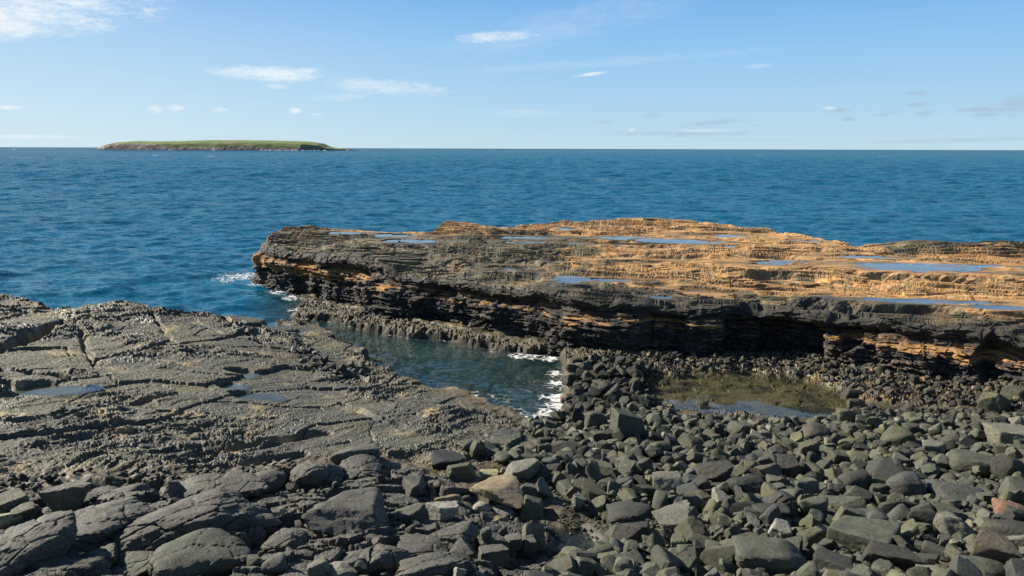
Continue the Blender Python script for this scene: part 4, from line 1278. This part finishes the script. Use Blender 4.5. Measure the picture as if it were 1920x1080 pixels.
for i, (px, py, hw_, hh_, sty, tint, yaw, tilt, label) in enumerate(HERO):
    big = hw_ > 70
    outcrop = 'outcrop' if (px < 1060 and py > 845) else 'beach'
    sink = 0.30 if sty == 'c' else 0.26 if outcrop == 'outcrop' else 0.13
    x, y, z, sx, sy, sz = put(px, py, hw_ / 2 * (1.06 if sty != 'c' else 1.1), hh_ / 2 * 1.08, sink)
    if sty == 'c':
        sz *= .72
    if sty == 's' and outcrop == 'outcrop' and hw_ > 90:
        sz *= .5
    if sty in 'br' and px > 1060 or sty == 'p':
        sz *= 1.1
    sub = 6 if (sty == 'c' and hw_ > 60) else 5 if hw_ > 45 else 4
    v, f = stone_shape(sub, 100 + i * 7, sty)
    if sty == 'c':
        v = add_cracks(v, i, 0.95 if hw_ < 120 else 1.3, .10)
    elif hw_ > 140:
        v = add_cracks(v, i, .75, .05)
    v = v * np.array([sx, sy, sz])
    _k = 1.6 if sty == 'c' else 1.0
    v = v * (1 + _k * 0.018 * perlin3(v * 9, i % 20) + _k * 0.012 * perlin3(v * 23, i % 17) + (_k * 0.007 * perlin3(v * 52, i % 13) if sub > 4 else 0))[:, None]
    if 'tan-stained slab in' in label:
        z += .10
    ct_, st_ = math.cos(tilt), math.sin(tilt)
    v = np.stack([v[:, 0] * ct_ + v[:, 2] * st_, v[:, 1], -v[:, 0] * st_ + v[:, 2] * ct_], 1)
    yw = yaw * (0.5 if sty in 'cs' else 1.0) + math.atan2(-x, y) * 1.0
    cy_, sy_ = math.cos(yw), math.sin(yw)
    v = np.stack([v[:, 0] * cy_ - v[:, 1] * sy_, v[:, 0] * sy_ + v[:, 1] * cy_, v[:, 2]], 1)
    foot = v[:, 2].min()
    v[:, 2] -= foot
    me = mesh_np('boulder', v, f)
    if sty != 'c':
        me.set_sharp_from_angle(angle=math.radians(24 if sub < 5 else 17))
    o = link('boulder', me, M_STONE)
    o.location = (x, y, z + foot)
    c = TINTS[tint] if not (tint == 'd' and outcrop == 'outcrop') else (.115, .113, .096)
    k = hero_rng.uniform(.88, 1.12)
    o.color = (c[0] * k, c[1] * k, c[2] * k, 1)
    thing(o, label, 'boulder', 'boulders of the dark outcrop' if outcrop == 'outcrop' else 'boulders on the cobble beach')
    OCC.append((x, y, max(sx, sy) * (.8 if outcrop == 'outcrop' else 1.2)))

# ---- the cobbles between them
REG = {
 'beach': (pw([(1015, 850), (1030, 812), (1075, 775), (1140, 745), (1230, 757), (1300, 772), (1400, 779), (1500, 789), (1590, 768), (1700, 772), (1800, 788), (1920, 800), (2800, 830), (2800, 1300), (1000, 1250), (1045, 1080), (1130, 1062), (1145, 1020), (1095, 965), (1050, 940), (1000, 905), (900, 885), (850, 868)], .5), 11000, .034, .22),
 'grit': (pw([(1015, 850), (1140, 770), (1300, 790), (1590, 790), (1920, 810), (2800, 840), (2800, 1300), (1000, 1250), (1045, 1080), (1050, 940), (900, 885)], .8), 5500, .014, .040),
 'loose': (pw([(1060, 850), (1100, 800), (1250, 790), (1500, 800), (1700, 790), (1920, 815), (2800, 870), (2800, 1250), (1150, 1200), (1180, 1000), (1060, 900)], .9), 520, .07, .23),
 'spit': (pw([(1062, 690), (1120, 672), (1200, 690), (1215, 720), (1232, 758), (1140, 765), (1075, 775), (1062, 745)], .4), 900, .045, .2),
 'foot': (pw([(1090, 668), (1200, 662), (1560, 660), (1920, 712), (2700, 800), (2700, 850), (1920, 790), (1760, 760), (1610, 735), (1560, 720), (1500, 702), (1230, 702)], .45), 2000, .022, .12),
 'outcrop': (pw([(0, 930), (250, 905), (560, 870), (850, 870), (1010, 925), (1050, 965), (1045, 1150), (0, 1150)], 1.2), 90, .03, .10),
 'ledge': (pw([(560, 650), (640, 690), (700, 700), (660, 720), (590, 700), (540, 670)], .5), 70, .05, .14),
 'wash': (pw([(1600, 750), (1760, 765), (1920, 785), (2100, 800), (2100, 815), (1920, 802), (1700, 775), (1600, 772)], .55), 330, .03, .11),
 'gap': (pw([(0, 905), (250, 888), (400, 880), (560, 852), (565, 880), (400, 905), (250, 922), (0, 950)], 1.1), 120, .02, .08),
 'edge': (pw([(985, 800), (1045, 792), (1070, 760), (1080, 800), (1040, 830), (1000, 830)], .2), 150, .05, .18),
}
SHAPES = {}
for k_, sty in enumerate('aaabpraspbsasb'):
    SHAPES[k_] = sty
g = np.random.default_rng(77)
cell = {}


def near_free(x, y, r, tight):
    cx, cy = int(x / .6), int(y / .6)
    for a in range(cx - 2, cx + 3):
        for b in range(cy - 2, cy + 3):
            for (qx, qy, qr) in cell.get((a, b), ()):
                if (qx - x) ** 2 + (qy - y) ** 2 < (tight * (qr + r)) ** 2:
                    return False
    return True


for (x, y, r) in OCC:
    cell.setdefault((int(x / .6), int(y / .6)), []).append((x, y, r))
STN = []
for nm, (poly, n, rmin, rmax) in REG.items():
    pa = np.array(poly)
    lo, hi = pa.min(0), pa.max(0)
    lo = np.maximum(lo, [-30, 6.0]); hi = np.minimum(hi, [30, 40])
    m = n * 14
    pts = lo + (hi - lo) * g.random((m, 2))
    pts = pts[sd_poly(pts[:, 0], pts[:, 1], poly) < 0]
    pts = pts[sd_poly(pts[:, 0], pts[:, 1], TIDE) > -0.12]
    rad = rmin * (rmax / rmin) ** (g.random(len(pts)) ** (2.1 if nm == 'beach' else 3.2 if nm == 'foot' else 2.4))
    order = np.argsort(-rad)
    lift = 0.0
    if nm == 'loose':
        keep_cell, cell = cell, {}
        for (x, y, r) in OCC:
            cell.setdefault((int(x / .6), int(y / .6)), []).append((x, y, r))
    cnt = 0
    for q in order:
        x, y = pts[q]
        r = rad[q]
        if nm in ('beach', 'loose'):
            r *= 0.62 + 0.38 * float(sstep(22, 12, y))
        if abs(math.atan2(x, y)) > math.radians(52):
            continue
        tight = 1.25 if nm == 'loose' else .0 if nm == 'grit' else .66 if r > .12 else .58
        if not near_free(x, y, r, tight):
            continue
        cell.setdefault((int(x / .6), int(y / .6)), []).append((x, y, r))
        STN.append((x, y, r, nm))
        cnt += 1
        if cnt >= n:
            break
    if nm == 'loose':
        cell = keep_cell
    print('stones', nm, cnt)
SA = np.array([(a, b, c) for a, b, c, _ in STN])
SZg = gz(SA[:, 0], SA[:, 1])
dist_ = np.sqrt(SA[:, 0] ** 2 + SA[:, 1] ** 2 + (CAM_Z - SZg) ** 2)
scr = SA[:, 2] / dist_
# only stones inside the picture can be among the 300 largest
inpic = (np.abs(SA[:, 0] / SA[:, 1]) < .64) & (np.arctan2(CAM_Z - SZg, SA[:, 1]) < math.radians(29.6)) & (SZg > 0.1)
rank = np.argsort(-np.where(inpic, scr * np.array([1.4 if q[3] == 'loose' else 1.0 for q in STN]), 0))
N_IND = 297 - len(HERO)
indiv = set(rank[:N_IND].tolist())
tint_names = ['g', 'd', 'o', 'b', 'l', 'n', 'r', 'g', 'd', 'o', 'g', 'o']
PROTO = {}
DESC = {'g': ('grey', 'grey-green angular cobble lying among the crowded stones of the beach'), 'd': ('dark', 'dark charcoal cobble lying among the crowded stones of the beach'),
        'o': ('olive', 'olive-tinged cobble lying among the crowded stones of the beach'), 'b': ('blue', 'bluish grey cobble lying among the crowded stones of the beach'),
        'l': ('light', 'light grey cobble lying among the crowded stones of the beach'), 'n': ('brown', 'brownish cobble lying among the crowded stones of the beach'),
        'r': ('red', 'reddish cobble lying among the crowded stones of the beach')}
bv, bf, bc, bs_, off = [], [], [], [], 0
LOW = {}
for i, (x, y, r, nm) in enumerate(STN):
    kk = int(g.integers(0, 14))
    sty = SHAPES[kk]
    s3 = np.array([1.0, g.uniform(.62, .95), g.uniform(.5, .95)]) * r * 1.05
    if sty == 's':
        s3[2] *= .7
    yaw = g.uniform(0, 6.283); tx_ = g.normal() * .36; ty_ = g.normal() * .36
    if nm in ('beach', 'edge', 'spit', 'loose', 'grit'):
        tn = tint_names[int(g.choice(12, p=[.17, .13, .12, .12, .045, .015, .0, .13, .07, .10, .05, .05]))]
    elif nm in ('foot', 'wash'):
        tn = ['d', 'o', 'n', 'k'][int(g.choice(4, p=[.45, .15, .22, .18]))]
    else:
        tn = ['d', 'g', 'w', 'n'][int(g.choice(4, p=[.6, .28, .04, .08]))]
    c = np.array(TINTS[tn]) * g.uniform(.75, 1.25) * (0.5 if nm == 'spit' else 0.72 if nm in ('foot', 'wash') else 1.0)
    zc = float(SZg[i]) + s3[2] * g.uniform(.2, .95)
    if nm == 'grit':
        zc += .03
    if nm == 'loose':
        zc = float(SZg[i]) + .09 + s3[2] * g.uniform(.35, .8)
    if i in indiv:
        if kk not in PROTO:
            v, f = stone_shape(4, 5000 + kk * 3, sty)
            PROTO[kk] = mesh_np('cobble', v, f)
            PROTO[kk].set_sharp_from_angle(angle=math.radians(22))
            PROTO[kk].materials.append(M_STONE)
            o = link('cobble', PROTO[kk])
            first = o
        else:
            o = first.copy()
            o.data = PROTO[kk]
            COL.objects.link(o)
        o.location = (x, y, zc)
        o.rotation_euler = (tx_, ty_, yaw)
        o.scale = tuple(s3)
        o.color = (c[0], c[1], c[2], 1)
        key, lb = DESC.get(tn, DESC['g'])
        if nm in ('outcrop',):
            lb = lb.replace('lying among the crowded stones of the beach', 'lying in a gap of the dark outcrop')
        thing(o, lb, 'cobble', (key + ' cobbles of the beach') if nm != 'outcrop' else key + ' cobbles of the outcrop')
    else:
        low = 3 if scr[i] > .0062 else 2
        if (kk, low) not in LOW:
            LOW[(kk, low)] = stone_shape(low, 5000 + kk * 3, sty)
        v, f = LOW[(kk, low)]
        v = v * s3
        a1, b1 = math.cos(tx_), math.sin(tx_); a2, b2 = math.cos(ty_), math.sin(ty_); a3, b3 = math.cos(yaw), math.sin(yaw)
        v = np.stack([v[:, 0], v[:, 1] * a1 - v[:, 2] * b1, v[:, 1] * b1 + v[:, 2] * a1], 1)
        v = np.stack([v[:, 0] * a2 + v[:, 2] * b2, v[:, 1], -v[:, 0] * b2 + v[:, 2] * a2], 1)
        v = np.stack([v[:, 0] * a3 - v[:, 1] * b3, v[:, 0] * b3 + v[:, 1] * a3, v[:, 2]], 1)
        bv.append(v + np.array([x, y, zc])); bf.append(f + off); bs_.append(np.full(len(f), low == 2)); bc.append(np.broadcast_to(c, v.shape))
        off += len(v)
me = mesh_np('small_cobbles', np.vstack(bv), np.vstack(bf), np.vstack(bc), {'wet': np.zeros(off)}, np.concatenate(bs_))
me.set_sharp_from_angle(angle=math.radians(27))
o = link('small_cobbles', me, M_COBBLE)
o['kind'] = 'stuff'
o['label'] = 'countless small dark cobbles filling the beach between the boulders'
